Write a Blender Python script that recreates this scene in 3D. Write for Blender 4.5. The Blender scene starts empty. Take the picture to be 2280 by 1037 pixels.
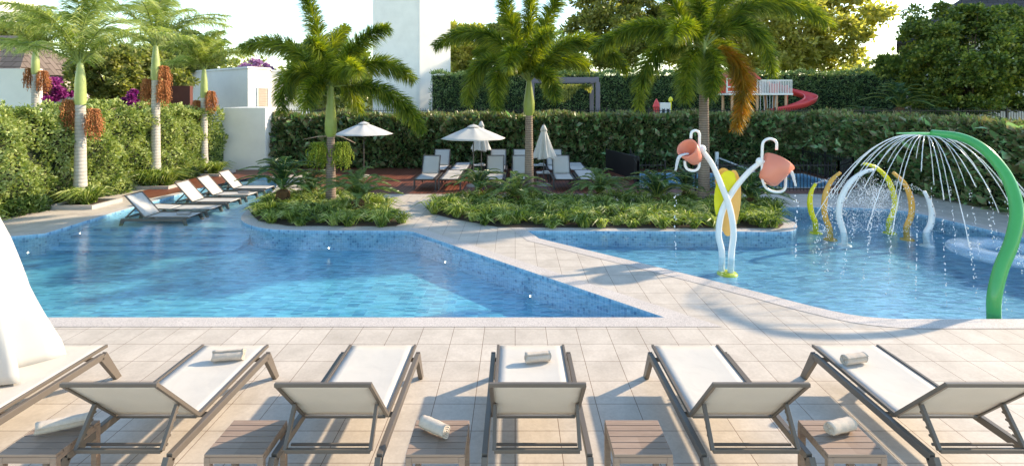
import bpy, math, random
import numpy as np
from mathutils import Vector, Matrix
from mathutils.geometry import tessellate_polygon
random.seed(7); rng = np.random.default_rng(11)
R = math.radians; PI = math.pi
S = bpy.context.scene; COL = S.collection
# ------------------------------------------------------------------ camera, sky, sun, exposure
F, CX, HY, H = 1160.0, 1147.0, 218.0, 3.0          # focal length, principal column, horizon row, eye height
cd = bpy.data.cameras.new('camera'); cam = bpy.data.objects.new('camera', cd); COL.objects.link(cam)
cam.location = (0, 0, H); cam.rotation_euler = (R(90), 0, 0)
cd.sensor_width = 36; cd.lens = 36*F/2280; cd.shift_x = -7/2280; cd.shift_y = -300.5/2280
cd.clip_start = .05; cd.clip_end = 3000; S.camera = cam
SUN_AZ, SUN_EL = R(69), R(27)                        # from +Y towards +X
w = bpy.data.worlds.new('World'); S.world = w; w.use_nodes = True
nt = w.node_tree; nt.nodes.clear()
sk = nt.nodes.new('ShaderNodeTexSky'); sk.sky_type = 'NISHITA'; sk.sun_disc = False
sk.sun_elevation = SUN_EL; sk.sun_rotation = SUN_AZ; sk.air_density = 1.0; sk.dust_density = .3; sk.ozone_density = 3.0
bg = nt.nodes.new('ShaderNodeBackground'); bg.inputs[1].default_value = .15
ow = nt.nodes.new('ShaderNodeOutputWorld'); hs_ = nt.nodes.new('ShaderNodeHueSaturation'); hs_.inputs['Saturation'].default_value = 1.12; nt.links.new(sk.outputs[0], hs_.inputs['Color']); nt.links.new(hs_.outputs[0], bg.inputs[0]); nt.links.new(bg.outputs[0], ow.inputs[0])
sl = bpy.data.lights.new('sun', 'SUN'); sl.energy = 2.1; sl.angle = R(1.3); sl.color = (1, .94, .88)
so = bpy.data.objects.new('sun', sl); COL.objects.link(so)
sd = Vector((math.sin(SUN_AZ)*math.cos(SUN_EL), math.cos(SUN_AZ)*math.cos(SUN_EL), math.sin(SUN_EL)))
so.rotation_euler = sd.to_track_quat('Z', 'Y').to_euler()
S.view_settings.view_transform = 'Standard'; S.view_settings.look = 'None'; S.view_settings.gamma = 1
S.view_settings.exposure = 1.78
S.view_settings.use_white_balance = True; S.view_settings.white_balance_temperature = 8900
def G(px, py, z=0.0):
    Y = F*(H-z)/(py-HY); return Vector(((px-CX)*Y/F, Y, z))
def P(px, py, Y): return Vector(((px-CX)*Y/F, Y, H-(py-HY)*Y/F))
# ------------------------------------------------------------------ materials
MATS = {}
class NT:
    def __init__(s, name):
        s.m = bpy.data.materials.new(name); s.m.use_nodes = True; s.t = s.m.node_tree; s.t.nodes.clear()
        s.out = s.n('OutputMaterial')
    def n(s, k, **kw):
        o = s.t.nodes.new('ShaderNode'+k)
        for a, b in kw.items(): setattr(o, a, b)
        return o
    def l(s, a, b): s.t.links.new(a, b)
    def ramp(s, fac, stops, interp='LINEAR'):
        r = s.n('ValToRGB'); r.color_ramp.interpolation = interp; e = r.color_ramp.elements
        while len(e) < len(stops): e.new(.5)
        for i, (p, c) in enumerate(stops): e[i].position = p; e[i].color = (*c, 1)
        s.l(fac, r.inputs[0]); return r.outputs[0]
    def noise(s, scale, detail=4, rough=.6, vec=None, dist=0):
        o = s.n('TexNoise'); o.inputs['Scale'].default_value = scale; o.inputs['Detail'].default_value = detail
        o.inputs['Roughness'].default_value = rough; o.inputs['Distortion'].default_value = dist
        if vec is not None: s.l(vec, o.inputs['Vector'])
        return o.outputs[0]
    def bump(s, h, strength=.3, dist=.01):
        b = s.n('Bump'); b.inputs['Strength'].default_value = strength; b.inputs['Distance'].default_value = dist
        s.l(h, b.inputs['Height']); return b.outputs[0]
    def mix(s, fac, a, b, mode='MIX'):
        o = s.n('Mix', data_type='RGBA', blend_type=mode)
        for v, i in ((fac, 0), (a, 6), (b, 7)):
            if isinstance(v, (int, float)): o.inputs[i].default_value = v
            elif isinstance(v, tuple): o.inputs[i].default_value = (*v, 1)
            else: s.l(v, o.inputs[i])
        return o.outputs[2]
    def pr(s, col, rough=.6, spec=.5, nrm=None, metal=0):
        b = s.n('BsdfPrincipled'); b.inputs['Roughness'].default_value = rough; b.inputs['Metallic'].default_value = metal
        b.inputs['Specular IOR Level'].default_value = spec
        if isinstance(col, tuple): b.inputs['Base Color'].default_value = (*col, 1)
        else: s.l(col, b.inputs['Base Color'])
        if nrm is not None: s.l(nrm, b.inputs['Normal'])
        return b
    def fin(s, sh): s.l(sh, s.out.inputs[0]); return s.m
def obj_co(t): return t.n('TexCoord').outputs['Object']
def plain(name, c, rough=.5, var=.12, scale=6, bump=.1, metal=0, spec=.5, bscale=80):
    t = NT(name); v = obj_co(t); f = t.noise(scale, 5, .6, v)
    d = tuple(max(0, x*(1-var)) for x in c); u = tuple(min(1, x*(1+var)) for x in c)
    col = t.ramp(f, [(.3, d), (.7, u)])
    nb = t.bump(t.noise(bscale, 3, .6, v), bump, .004)
    return t.fin(t.pr(col, rough, spec, nb, metal).outputs[0])
def leafm(name, cols, trans=.3, rough=.5, tcol=None, spec=.4, nz=2.4):
    t = NT(name); g = t.n('NewGeometry'); n = len(cols); f = t.noise(nz, 2, .5, obj_co(t))
    m1 = t.n('Math', operation='MULTIPLY_ADD'); t.l(f, m1.inputs[0]); m1.inputs[1].default_value = 1.9; m1.inputs[2].default_value = -.80
    m2 = t.n('Math', operation='MULTIPLY_ADD', use_clamp=True); t.l(g.outputs['Random Per Island'], m2.inputs[0]); m2.inputs[1].default_value = .75; t.l(m1.outputs[0], m2.inputs[2])
    col = t.ramp(m2.outputs[0], [(i/(n-1) if n > 1 else 0, c) for i, c in enumerate(cols)])
    b = t.pr(col, rough, spec)
    tr = t.n('BsdfTranslucent'); t.l(t.mix(1.0, col, tcol or (1.45, 1.5, .65), 'MULTIPLY'), tr.inputs[0])
    mx = t.n('MixShader'); mx.inputs[0].default_value = trans; t.l(b.outputs[0], mx.inputs[1]); t.l(tr.outputs[0], mx.inputs[2])
    return t.fin(mx.outputs[0])
def m_paving():
    t = NT('paving'); v = obj_co(t); mp = t.n('Mapping'); mp.inputs['Location'].default_value = (0, -6.77+.414*40, 0); t.l(v, mp.inputs[0])
    b = t.n('TexBrick', offset=0.0, squash=1.0); b.inputs['Scale'].default_value = 1; b.inputs['Brick Width'].default_value = .3975
    b.inputs['Row Height'].default_value = .414; b.inputs['Mortar Size'].default_value = .0035; b.inputs['Mortar Smooth'].default_value = .2
    b.inputs['Color1'].default_value = (.54, .475, .41, 1); b.inputs['Color2'].default_value = (.60, .53, .46, 1); b.inputs['Mortar'].default_value = (.2, .13, .10, 1)
    t.l(mp.outputs[0], b.inputs[0])
    n1 = t.ramp(t.noise(2.2, 6, .7, v, .3), [(.3, (.80, .78, .76)), (.65, (1.05, 1.04, 1.03))])
    n2 = t.ramp(t.noise(28, 5, .7, v), [(.35, (.93, .92, .91)), (.6, (1.03, 1.03, 1.03))])
    c = t.mix(1.0, t.mix(1.0, b.outputs[0], n1, 'MULTIPLY'), n2, 'MULTIPLY')
    h = t.mix(1.0, b.outputs[1], (0, 0, 0), 'MIX')
    inv = t.n('Math', operation='SUBTRACT'); inv.inputs[0].default_value = 1; t.l(b.outputs[1], inv.inputs[1])
    return t.fin(t.pr(c, .62, .35, t.bump(inv.outputs[0], .5, .004)).outputs[0])
def m_granite(name='granite', a=(.36, .32, .30), b_=(.66, .59, .54)):
    t = NT(name); v = obj_co(t); f = t.noise(70, 3, .8, v); f2 = t.noise(1.4, 3, .6, v)
    c = t.mix(1.0, t.ramp(f, [(.36, a), (.48, (.57, .50, .455)), (.62, b_)]), t.ramp(f2, [(.3, (.86, .86, .86)), (.7, (1.02, 1.02, 1.02))]), 'MULTIPLY')
    return t.fin(t.pr(c, .6, .4, t.bump(f, .2, .003)).outputs[0])
def m_boards(name, c1, c2, mortar, wd, ln, rough=.5, rot=0, gap=.006, sc=(1, 1, 1)):
    t = NT(name); v = obj_co(t); mp = t.n('Mapping'); mp.inputs['Rotation'].default_value = (0, 0, rot); t.l(v, mp.inputs[0])
    b = t.n('TexBrick', offset=.5); b.inputs['Scale'].default_value = 1; b.inputs['Brick Width'].default_value = ln
    b.inputs['Row Height'].default_value = wd; b.inputs['Mortar Size'].default_value = gap; b.inputs['Mortar Smooth'].default_value = .1
    for k, c in (('Color1', c1), ('Color2', c2), ('Mortar', mortar)): b.inputs[k].default_value = (*c, 1)
    t.l(mp.outputs[0], b.inputs[0])
    m2 = t.n('Mapping'); m2.inputs['Scale'].default_value = (3, 60, 60); t.l(mp.outputs[0], m2.inputs[0])
    g = t.ramp(t.noise(1, 6, .7, m2.outputs[0], .6), [(.3, (.72, .70, .68)), (.7, (1.1, 1.1, 1.1))])
    return t.fin(t.pr(t.mix(1.0, b.outputs[0], g, 'MULTIPLY'), rough, .4, t.bump(g, .15, .003)).outputs[0])
def m_mosaic(name, sx, sy, cols, mortar, msz):
    t = NT(name); uv = t.n('TexCoord').outputs['UV']
    mp = t.n('Mapping'); mp.inputs['Scale'].default_value = (1/sx, 1/sy, 1); t.l(uv, mp.inputs[0])
    fl = t.n('VectorMath', operation='FLOOR'); t.l(mp.outputs[0], fl.inputs[0])
    wn = t.n('TexWhiteNoise', noise_dimensions='2D'); t.l(fl.outputs[0], wn.inputs[0])
    n = len(cols); c = t.ramp(wn.outputs[0], [(i/n, x) for i, x in enumerate(cols)], 'CONSTANT')
    fr = t.n('VectorMath', operation='FRACTION'); t.l(mp.outputs[0], fr.inputs[0]); sp = t.n('SeparateXYZ'); t.l(fr.outputs[0], sp.inputs[0])
    ms = []
    for i, s_ in ((0, sx), (1, sy)):
        q = t.n('Math', operation='LESS_THAN'); t.l(sp.outputs[i], q.inputs[0]); q.inputs[1].default_value = msz/s_; ms.append(q.outputs[0])
    mx = t.n('Math', operation='MAXIMUM'); t.l(ms[0], mx.inputs[0]); t.l(ms[1], mx.inputs[1])
    c = t.mix(mx.outputs[0], c, mortar)
    big = t.ramp(t.noise(.9, 3, .6, uv), [(.3, (.85, .9, .93)), (.7, (1.08, 1.05, 1.03))])
    return t.fin(t.pr(t.mix(1.0, c, big, 'MULTIPLY'), .3, .5).outputs[0])
def m_water(name, tint=(.78, .94, .985), sc=1.0, strength=.19):
    t = NT(name); v = obj_co(t); mp = t.n('Mapping'); mp.inputs['Scale'].default_value = (1.1*sc, 2.1*sc, 1); mp.inputs['Rotation'].default_value = (0, 0, .35); t.l(v, mp.inputs[0])
    a = t.noise(3.2, 3, .55, mp.outputs[0], .4); b2 = t.noise(11, 2, .5, mp.outputs[0])
    m = t.n('Math', operation='MULTIPLY_ADD'); t.l(b2, m.inputs[0]); m.inputs[1].default_value = .3; t.l(a, m.inputs[2])
    nb = t.bump(m.outputs[0], strength, .05)
    fr = t.n('Fresnel'); fr.inputs[0].default_value = 1.29; t.l(nb, fr.inputs['Normal'])
    tr = t.n('BsdfTransparent'); rip = t.ramp(a, [(.35, tuple(x*.80 for x in tint)), (.6, tint)]); t.l(rip, tr.inputs[0])
    gl = t.n('BsdfGlossy'); gl.inputs['Roughness'].default_value = .04; t.l(nb, gl.inputs['Normal'])
    gm = t.n('NewGeometry'); fb = t.n('Math', operation='SUBTRACT', use_clamp=True); t.l(fr.outputs[0], fb.inputs[0]); t.l(gm.outputs['Backfacing'], fb.inputs[1])
    mx = t.n('MixShader'); t.l(fb.outputs[0], mx.inputs[0]); t.l(tr.outputs[0], mx.inputs[1]); t.l(gl.outputs[0], mx.inputs[2])
    return t.fin(mx.outputs[0])
def m_sling(name, c=(.70, .65, .585), trans=.16):
    t = NT(name); v = obj_co(t)
    wv = t.n('TexWave', wave_type='BANDS', bands_direction='X'); wv.inputs['Scale'].default_value = 60; t.l(v, wv.inputs[0])
    f = t.noise(7, 3, .5, v); col = t.mix(1.0, t.ramp(f, [(.3, tuple(x*.95 for x in c)), (.7, c)]), t.ramp(wv.outputs[1], [(0, (.9, .9, .9)), (1, (1, 1, 1))]), 'MULTIPLY')
    b = t.pr(col, .7, .25, t.bump(t.noise(5, 2, .5, v, .5), .35, .02)); tr = t.n('BsdfTranslucent'); tr.inputs[0].default_value = (.8, .72, .62, 1)
    mx = t.n('MixShader'); mx.inputs[0].default_value = trans; t.l(b.outputs[0], mx.inputs[1]); t.l(tr.outputs[0], mx.inputs[2])
    return t.fin(mx.outputs[0])
def m_emit(name, c, s):
    t = NT(name); e = t.n('Emission'); e.inputs[0].default_value = (*c, 1); e.inputs[1].default_value = s; return t.fin(e.outputs[0])
def m_clear(name, c=(.9, .95, 1), op=.35, rough=.1):
    t = NT(name); b = t.pr(c, rough, .8); tr = t.n('BsdfTransparent'); mx = t.n('MixShader'); mx.inputs[0].default_value = op
    t.l(tr.outputs[0], mx.inputs[1]); t.l(b.outputs[0], mx.inputs[2]); return t.fin(mx.outputs[0])
def m_trunk(name, a, b_, ring=(.55, .5, .45), sc=9):
    t = NT(name); v = obj_co(t); wv = t.n('TexWave', wave_type='BANDS', bands_direction='Z'); wv.inputs['Scale'].default_value = sc*.35
    wv.inputs['Distortion'].default_value = 1.2; wv.inputs['Detail'].default_value = 3; t.l(v, wv.inputs[0])
    c = t.mix(1.0, t.ramp(t.noise(5, 6, .7, v), [(.3, a), (.7, b_)]), t.ramp(wv.outputs[1], [(.0, ring), (.25, (1, 1, 1))]), 'MULTIPLY')
    return t.fin(t.pr(c, .8, .2, t.bump(wv.outputs[1], .6, .01)).outputs[0])
M = dict(
 paving=m_paving(), granite=m_granite(), conc=m_granite('kerb_concrete', (.30, .28, .26), (.44, .41, .38)),
 deck=m_boards('deck_boards', (.20, .062, .036), (.27, .085, .05), (.05, .015, .01), .12, 2.4, .5, PI/2, .012),
 teak=m_boards('teak', (.30, .20, .145), (.38, .265, .20), (.10, .06, .04), .2, 3, .55, 0, .0),
 mosw=m_mosaic('wall_mosaic', .055, .055, [(.20, .44, .60), (.25, .50, .65), (.17, .39, .55), (.30, .55, .69), (.22, .47, .62), (.19, .43, .58), (.24, .49, .64), (.21, .45, .61), (.26, .51, .66), (.11, .28, .44)], (.45, .60, .70), .006),
 mosf=m_mosaic('floor_mosaic', .20, .055, [(.085, .44, .58), (.115, .51, .64), (.07, .38, .53), (.15, .56, .67), (.10, .47, .61), (.045, .29, .45)], (.19, .54, .65), .006),
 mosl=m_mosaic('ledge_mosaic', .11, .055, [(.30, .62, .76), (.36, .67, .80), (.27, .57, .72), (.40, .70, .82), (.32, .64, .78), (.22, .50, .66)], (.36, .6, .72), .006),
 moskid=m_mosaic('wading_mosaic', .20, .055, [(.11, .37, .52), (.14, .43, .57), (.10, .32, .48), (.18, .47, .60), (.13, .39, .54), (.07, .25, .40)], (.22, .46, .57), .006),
 water=m_water('water'), waterkid=m_water('water_shallow', (.82, .94, .98), 1.1, .18),
 frame=plain('frame_metal', (.125, .10, .08), .42, .06, 4, .02), dframe=plain('dark_frame_metal', (.07, .06, .058), .42, .06, 4, .02),
 sling=m_sling('sling'), slingg=m_sling('sling_grey', (.62, .60, .57), .15),
 towel=plain('towel', (.56, .47, .39), .95, .1, 30, .6, bscale=260, spec=.1), towelg=plain('towel_grey', (.36, .34, .34), .95, .1, 30, .6, bscale=260, spec=.1),
 canvas=plain('canvas', (.53, .52, .50), .8, .04, 3, .1, spec=.15, bscale=200),
 white=plain('white_paint', (.80, .79, .77), .25, .02, 3, .0), plaster=plain('white_plaster', (.83, .81, .77), .85, .05, 1.2, .1, spec=.2),
 plasterw=plain('warm_plaster', (.62, .57, .52), .85, .05, 1.2, .1, spec=.2),
 green=plain('green_paint', (.035, .36, .10), .22, .03, 3, 0), lgreen=plain('light_green_paint', (.22, .66, .26), .3, .03, 3, 0),
 yellow=plain('yellow_paint', (.78, .70, .03), .25, .03, 3, 0), orange=plain('orange_paint', (.80, .40, .08), .25, .03, 3, 0),
 dorange=plain('amber_paint', (.82, .45, .13), .35, .03, 3, 0),
 coral=plain('coral_paint', (.82, .24, .15), .4, .04, 3, 0), red=plain('red_plastic', (.82, .07, .07), .35, .05, 3, 0), pinkwood=plain('pale_timber', (.62, .36, .22), .6, .1, 3, .1),
 black=plain('black_metal', (.018, .016, .018), .45, .1, 4, .02), greybeam=plain('grey_beam', (.18, .16, .19), .6, .05, 2, .02),
 soil=plain('soil', (.055, .032, .02), .95, .3, 12, .8, bscale=30), lawn=plain('lawn', (.05, .085, .022), .9, .3, 3, .8, bscale=60),
 ktrunk=m_trunk('king_palm_bark', (.42, .39, .35), (.56, .52, .47), (.80, .78, .76)), ftrunk=m_trunk('foxtail_palm_bark', (.20, .145, .115), (.32, .24, .19), (.45, .42, .4), 14),
 bark=m_trunk('bark', (.10, .07, .045), (.2, .15, .10), (.8, .8, .8)), cyc=m_trunk('cycad_bark', (.10, .05, .02), (.22, .11, .05), (.3, .3, .3), 30),
 shaft=plain('crownshaft', (.24, .30, .065), .4, .15, 3, .05), shaftk=plain('crownshaft_bright', (.33, .40, .14), .4, .15, 3, .05),
 rachis=plain('frond_stem', (.20, .26, .06), .5, .15, 6, .05),
 king=leafm('king_palm_leaf', [(.16, .24, .06), (.28, .36, .11), (.42, .48, .20), (.58, .60, .36)], .45, .4),
 fox=leafm('foxtail_leaf', [(.035, .08, .014), (.09, .15, .024), (.19, .25, .04), (.34, .37, .06)], .45, .4, (1.7, 1.65, .4)),
 foxold=leafm('old_foxtail_leaf', [(.14, .12, .02), (.26, .18, .02), (.36, .20, .02), (.40, .17, .02)], .4, .5, (1.6, 1.2, .4)),
 cycad=leafm('cycad_leaf', [(.015, .055, .016), (.03, .09, .025), (.06, .14, .035)], .2, .3),
 cycadl=leafm('cycad_leaf_light', [(.05, .11, .03), (.10, .18, .05), (.18, .25, .09)], .25, .3),
 lhedge=leafm('bright_hedge_leaf', [(.11, .18, .045), (.24, .32, .09), (.38, .45, .17), (.52, .57, .27)], .25, .5),
 lhedged=leafm('dark_shrub_leaf', [(.02, .05, .015), (.04, .09, .025), (.07, .13, .03)], .2, .5),
 bhedge=leafm('big_leaf_hedge', [(.03, .08, .03), (.07, .16, .055), (.15, .12, .06), (.11, .27, .10), (.28, .20, .13), (.26, .52, .25)], .25, .28),
 bhedge_lit=leafm('hedge_top_lit_leaf', [(.06, .12, .035), (.20, .15, .08), (.12, .22, .07), (.30, .24, .13), (.18, .28, .11)], .25, .4),  # sunlight on the hedge tops put into the leaf colour
 fhedge=leafm('fine_hedge_leaf', [(.05, .11, .045), (.09, .18, .07), (.15, .25, .10), (.28, .36, .15)], .2, .5),
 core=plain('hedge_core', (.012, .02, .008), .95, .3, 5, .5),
 grass=leafm('liriope_leaf', [(.035, .075, .015), (.12, .20, .035), (.30, .38, .09), (.60, .62, .28)], .3, .4),
 gold=leafm('golden_tree_leaf', [(.18, .19, .05), (.32, .32, .09), (.48, .46, .16), (.64, .58, .24)], .55, .5),
 olive=leafm('olive_tree_leaf', [(.09, .12, .035), (.17, .20, .06), (.28, .30, .10), (.40, .39, .15)], .45, .5),
 mid=leafm('green_tree_leaf', [(.07, .14, .05), (.13, .23, .07), (.25, .33, .09)], .45, .5),
 dark=leafm('dark_tree_leaf', [(.045, .085, .022), (.09, .15, .035), (.16, .22, .05), (.36, .38, .08)], .35, .4),
 purple=leafm('bougainvillea_flower', [(.16, .01, .12), (.30, .03, .22), (.42, .10, .32)], .3, .6, (1.4, .8, 1.3)),
 pinkf=leafm('pink_blossom', [(.45, .22, .40), (.55, .32, .5)], .3, .6, (1.2, 1, 1.2)),
 fruit=leafm('palm_fruit_orange', [(.36, .11, .035), (.48, .17, .06), (.58, .24, .09)], .05, .5),
 fruitg=leafm('palm_fruit_green', [(.12, .19, .01), (.22, .30, .02), (.30, .36, .04)], .1, .5),
 bract=plain('dry_bract', (.42, .27, .2), .7, .15, 5, .1),
 jet=m_clear('water_jet', (.85, .88, .90), .55, .15), drop=m_clear('water_drop', (.97, .98, 1), .8, .1), float=m_clear('float_vinyl', (.62, .80, .93), .30, .08),
 netm=m_clear('net_mesh', (.05, .05, .055), .7, .7),
 lamp=m_emit('pool_lamp', (1, .93, .8), 7),
 roof=m_boards('slate_roof', (.055, .05, .055), (.08, .072, .078), (.025, .022, .025), .3, .5, .8, 0, .02), roofb=m_boards('brown_tile_roof', (.16, .12, .10), (.22, .17, .14), (.06, .04, .03), .3, .5, .8, 0, .02),
 louver=plain('louvre_beige', (.50, .40, .32), .6, .05, 3, 0), louverg=plain('louvre_grey', (.22, .23, .26), .6, .05, 3, 0), brick=plain('red_render', (.13, .04, .03), .8, .1, 3, .1),
 glass=plain('window_glass', (.05, .07, .09), .08, .05, 2, 0), pebble=m_granite('raw_path', (.40, .35, .31), (.56, .50, .45)))
# ------------------------------------------------------------------ mesh helpers
def tag(o, label=None, cat=None, group=None, kind=None):
    if label: o['label'] = label
    if cat: o['category'] = cat
    if group: o['group'] = group
    if kind: o['kind'] = kind
    return o
def thing(name, label, cat, loc=(0, 0, 0), rz=0, group=None):
    o = bpy.data.objects.new(name, None); COL.objects.link(o); o.location = loc; o.rotation_euler = (0, 0, rz); o.empty_display_size = .1
    return tag(o, label, cat, group)
def link(name, me, mat, parent=None, smooth=False):
    if mat is not None and len(me.materials) == 0: me.materials.append(mat)
    if smooth: me.polygons.foreach_set('use_smooth', [True]*len(me.polygons))
    o = bpy.data.objects.new(name, me); COL.objects.link(o)
    if parent is not None: o.parent = parent
    return o
def copy_tree(o, parent=None):
    c = o.copy(); COL.objects.link(c)
    if parent is not None: c.parent = parent
    for ch in list(o.children): copy_tree(ch, c)
    return c
class MB:
    def __init__(s): s.v = []; s.f = []; s.uv = []
    def add(s, vs, fs, uvs=None):
        b = len(s.v); s.v += [tuple(x) for x in vs]; s.f += [tuple(b+i for i in f) for f in fs]
        if uvs: s.uv += uvs
        return s
    def box(s, c, d, rot=None):
        hx, hy, hz = d[0]/2, d[1]/2, d[2]/2; vs = [Vector((x*hx, y*hy, z*hz)) for z in (-1, 1) for y in (-1, 1) for x in (-1, 1)]
        if rot is not None: vs = [rot @ v for v in vs]
        c = Vector(c); return s.add([v+c for v in vs], [(0, 2, 3, 1), (4, 5, 7, 6), (0, 1, 5, 4), (2, 6, 7, 3), (0, 4, 6, 2), (1, 3, 7, 5)])
    def bar(s, p, q, w_, h_=None):
        p = Vector(p); q = Vector(q); h_ = h_ or w_; d = (q-p); L = d.length; d.normalize()
        up = Vector((0, 0, 1)) if abs(d.z) < .95 else Vector((0, 1, 0)); sx = d.cross(up).normalized(); sz = sx.cross(d).normalized()
        m = Matrix((sx, d, sz)).transposed(); return s.box((p+q)/2, (w_, L, h_), m)
    def tube(s, pts, rad, seg=8, cap=True, flat=1.0):
        pts = [Vector(p) for p in pts]; n = len(pts)
        if not hasattr(rad, '__len__'): rad = [rad]*n
        T = [(pts[min(i+1, n-1)]-pts[max(i-1, 0)]).normalized() for i in range(n)]
        a = Vector((0, 0, 1)) if abs(T[0].z) < .9 else Vector((1, 0, 0)); u = T[0].cross(a).normalized(); vs = []
        for i in range(n):
            u = (u-T[i]*u.dot(T[i])).normalized(); v = T[i].cross(u)
            for k in range(seg):
                t = 2*PI*k/seg; vs.append(pts[i]+(u*math.cos(t)+v*math.sin(t)*flat)*rad[i])
        fs = [(i*seg+k, i*seg+(k+1) % seg, (i+1)*seg+(k+1) % seg, (i+1)*seg+k) for i in range(n-1) for k in range(seg)]
        if cap: fs += [tuple(range(seg))[::-1], tuple((n-1)*seg+k for k in range(seg))]
        return s.add(vs, fs)
    def lathe(s, prof, c=(0, 0, 0), seg=24, rot=None, wob=None):
        c = Vector(c); vs = []
        for r, z in prof:
            for k in range(seg):
                t = 2*PI*k/seg; rr = r*(wob(t, z) if wob else 1); v = Vector((rr*math.cos(t), rr*math.sin(t), z)); vs.append((rot @ v if rot else v)+c)
        n = len(prof); return s.add(vs, [(i*seg+k, i*seg+(k+1) % seg, (i+1)*seg+(k+1) % seg, (i+1)*seg+k) for i in range(n-1) for k in range(seg)])
    def ball(s, c, r, seg=10, sq=(1, 1, 1)):
        prof = [(max(1e-4, r*math.sin(PI*i/(seg//2+2))), -r*math.cos(PI*i/(seg//2+2))) for i in range(seg//2+3)]
        b = len(s.v); s.lathe(prof, (0, 0, 0), seg); s.v[b:] = [(x*sq[0]+c[0], y*sq[1]+c[1], z*sq[2]+c[2]) for x, y, z in s.v[b:]]; return s
    def build(s, name, mat, parent=None, smooth=False, bevel=0, solid=0):
        me = bpy.data.meshes.new(name); me.from_pydata(s.v, [], s.f)
        if s.uv:
            ul = me.uv_layers.new(name='UVMap'); ul.data.foreach_set('uv', [c for p in s.uv for c in p])
        me.update(); o = link(name, me, mat, parent, smooth)
        if bevel:
            m = o.modifiers.new('bevel', 'BEVEL'); m.width = bevel; m.segments = 2; m.limit_method = 'ANGLE'
        if solid:
            m = o.modifiers.new('solid', 'SOLIDIFY'); m.thickness = solid; m.offset = 0
        return o
def crv(pts, n=24):
    """Catmull-Rom through the points"""
    pts = [Vector(p) for p in pts]; q = [pts[0]*2-pts[1]]+pts+[pts[-1]*2-pts[-2]]; out = []; k = len(pts)-1
    for i in range(n+1):
        t = i/n*k; j = min(int(t), k-1); u = t-j; a, b, c, d = q[j:j+4]
        out.append(.5*((2*b)+(c-a)*u+(2*a-5*b+4*c-d)*u*u+(3*b-a-3*c+d)*u**3))
    return out
def np_mesh(name, V, F4=None, F3=None):
    me = bpy.data.meshes.new(name); V = np.asarray(V, dtype=np.float32).reshape(-1, 3)
    F4 = np.zeros((0, 4), int) if F4 is None else F4; F3 = np.zeros((0, 3), int) if F3 is None else F3
    loops = np.concatenate([F4.ravel(), F3.ravel()]).astype(np.int32); npoly = len(F4)+len(F3)
    tot = np.concatenate([np.full(len(F4), 4), np.full(len(F3), 3)]).astype(np.int32); st = np.concatenate([[0], np.cumsum(tot)[:-1]]).astype(np.int32)
    me.vertices.add(len(V)); me.vertices.foreach_set('co', V.ravel()); me.loops.add(len(loops)); me.loops.foreach_set('vertex_index', loops)
    me.polygons.add(npoly); me.polygons.foreach_set('loop_start', st); me.polygons.foreach_set('loop_total', tot); me.update(calc_edges=True); return me
def unit(a): return a/np.maximum(np.linalg.norm(a, axis=-1, keepdims=True), 1e-9)
def leaf_arrays(C, D, L, W, fold=.15):
    """leaf diamonds: C base points, D unit directions, L lengths, W widths"""
    n = len(C); r = rng.normal(size=(n, 3)); s_ = unit(np.cross(D, r)); nn = np.cross(D, s_); L = np.broadcast_to(L, (n,))[:, None]; W = np.broadcast_to(W, (n,))[:, None]
    V = np.stack([C, C+D*L*.45+s_*W*.5+nn*W*fold, C+D*L, C+D*L*.45-s_*W*.5+nn*W*fold], 1)
    return V.reshape(-1, 3), np.arange(n*4).reshape(n, 4)
def strip_arrays(A, B, C, W):
    """three-point blades: A base, B mid, C tip, W widths"""
    n = len(A); T = unit(C-A); r = rng.normal(size=(n, 3)); s_ = unit(np.cross(T, r)); W = np.broadcast_to(W, (n,))[:, None]
    V = np.stack([A-s_*W*.35, A+s_*W*.35, B+s_*W*.5, B-s_*W*.5, C], 1).reshape(-1, 3); b = np.arange(n)[:, None]*5
    return V, b+np.array([0, 1, 2, 3]), b+np.array([3, 2, 4])
def leaf_obj(name, parts, mat, parent=None):
    Vs, Q, T3, o = [], [], [], 0
    for p in parts:
        V = p[0]; Vs.append(V); Q.append(p[1]+o)
        if len(p) > 2 and p[2] is not None: T3.append(p[2]+o)
        o += len(V)
    return link(name, np_mesh(name, np.concatenate(Vs), np.concatenate(Q), np.concatenate(T3) if T3 else None), mat, parent)
def poly_area(p): return sum(p[i][0]*p[(i+1) % len(p)][1]-p[(i+1) % len(p)][0]*p[i][1] for i in range(len(p)))/2
def ccw(p): p = [(a[0], a[1]) for a in p]; return p if poly_area(p) > 0 else p[::-1]
def offset(p, d):
    p = ccw(p); n = len(p); out = []
    for i in range(n):
        a, b, c = Vector(p[i-1]), Vector(p[i]), Vector(p[(i+1) % n]); e1 = (b-a).normalized(); e2 = (c-b).normalized()
        n1 = Vector((e1.y, -e1.x)); n2 = Vector((e2.y, -e2.x)); m = (n1+n2); m = m.normalized(); k = d/max(.22, m.dot(n1)); out.append(tuple(b+m*k))
    return out
def sheet(name, outer, holes, z, mat, label, cat, kind='structure', parent=None, group=None):
    loops = [outer]+list(holes); vs = [(x, y, z) for lp in loops for (x, y) in [(q[0], q[1]) for q in lp]]
    tri = tessellate_polygon([[Vector((q[0], q[1], 0)) for q in lp] for lp in loops]); fs = []
    for t in tri:
        a, b, c = [Vector(vs[i]) for i in t]; fs.append(tuple(t) if (b-a).cross(c-a).z > 0 else tuple(t)[::-1])
    mb = MB().add(vs, fs); mb.uv = [(vs[i][0], vs[i][1]) for f in fs for i in f]
    o = mb.build(name, mat, parent); return tag(o, label, cat, group, kind)
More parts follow.
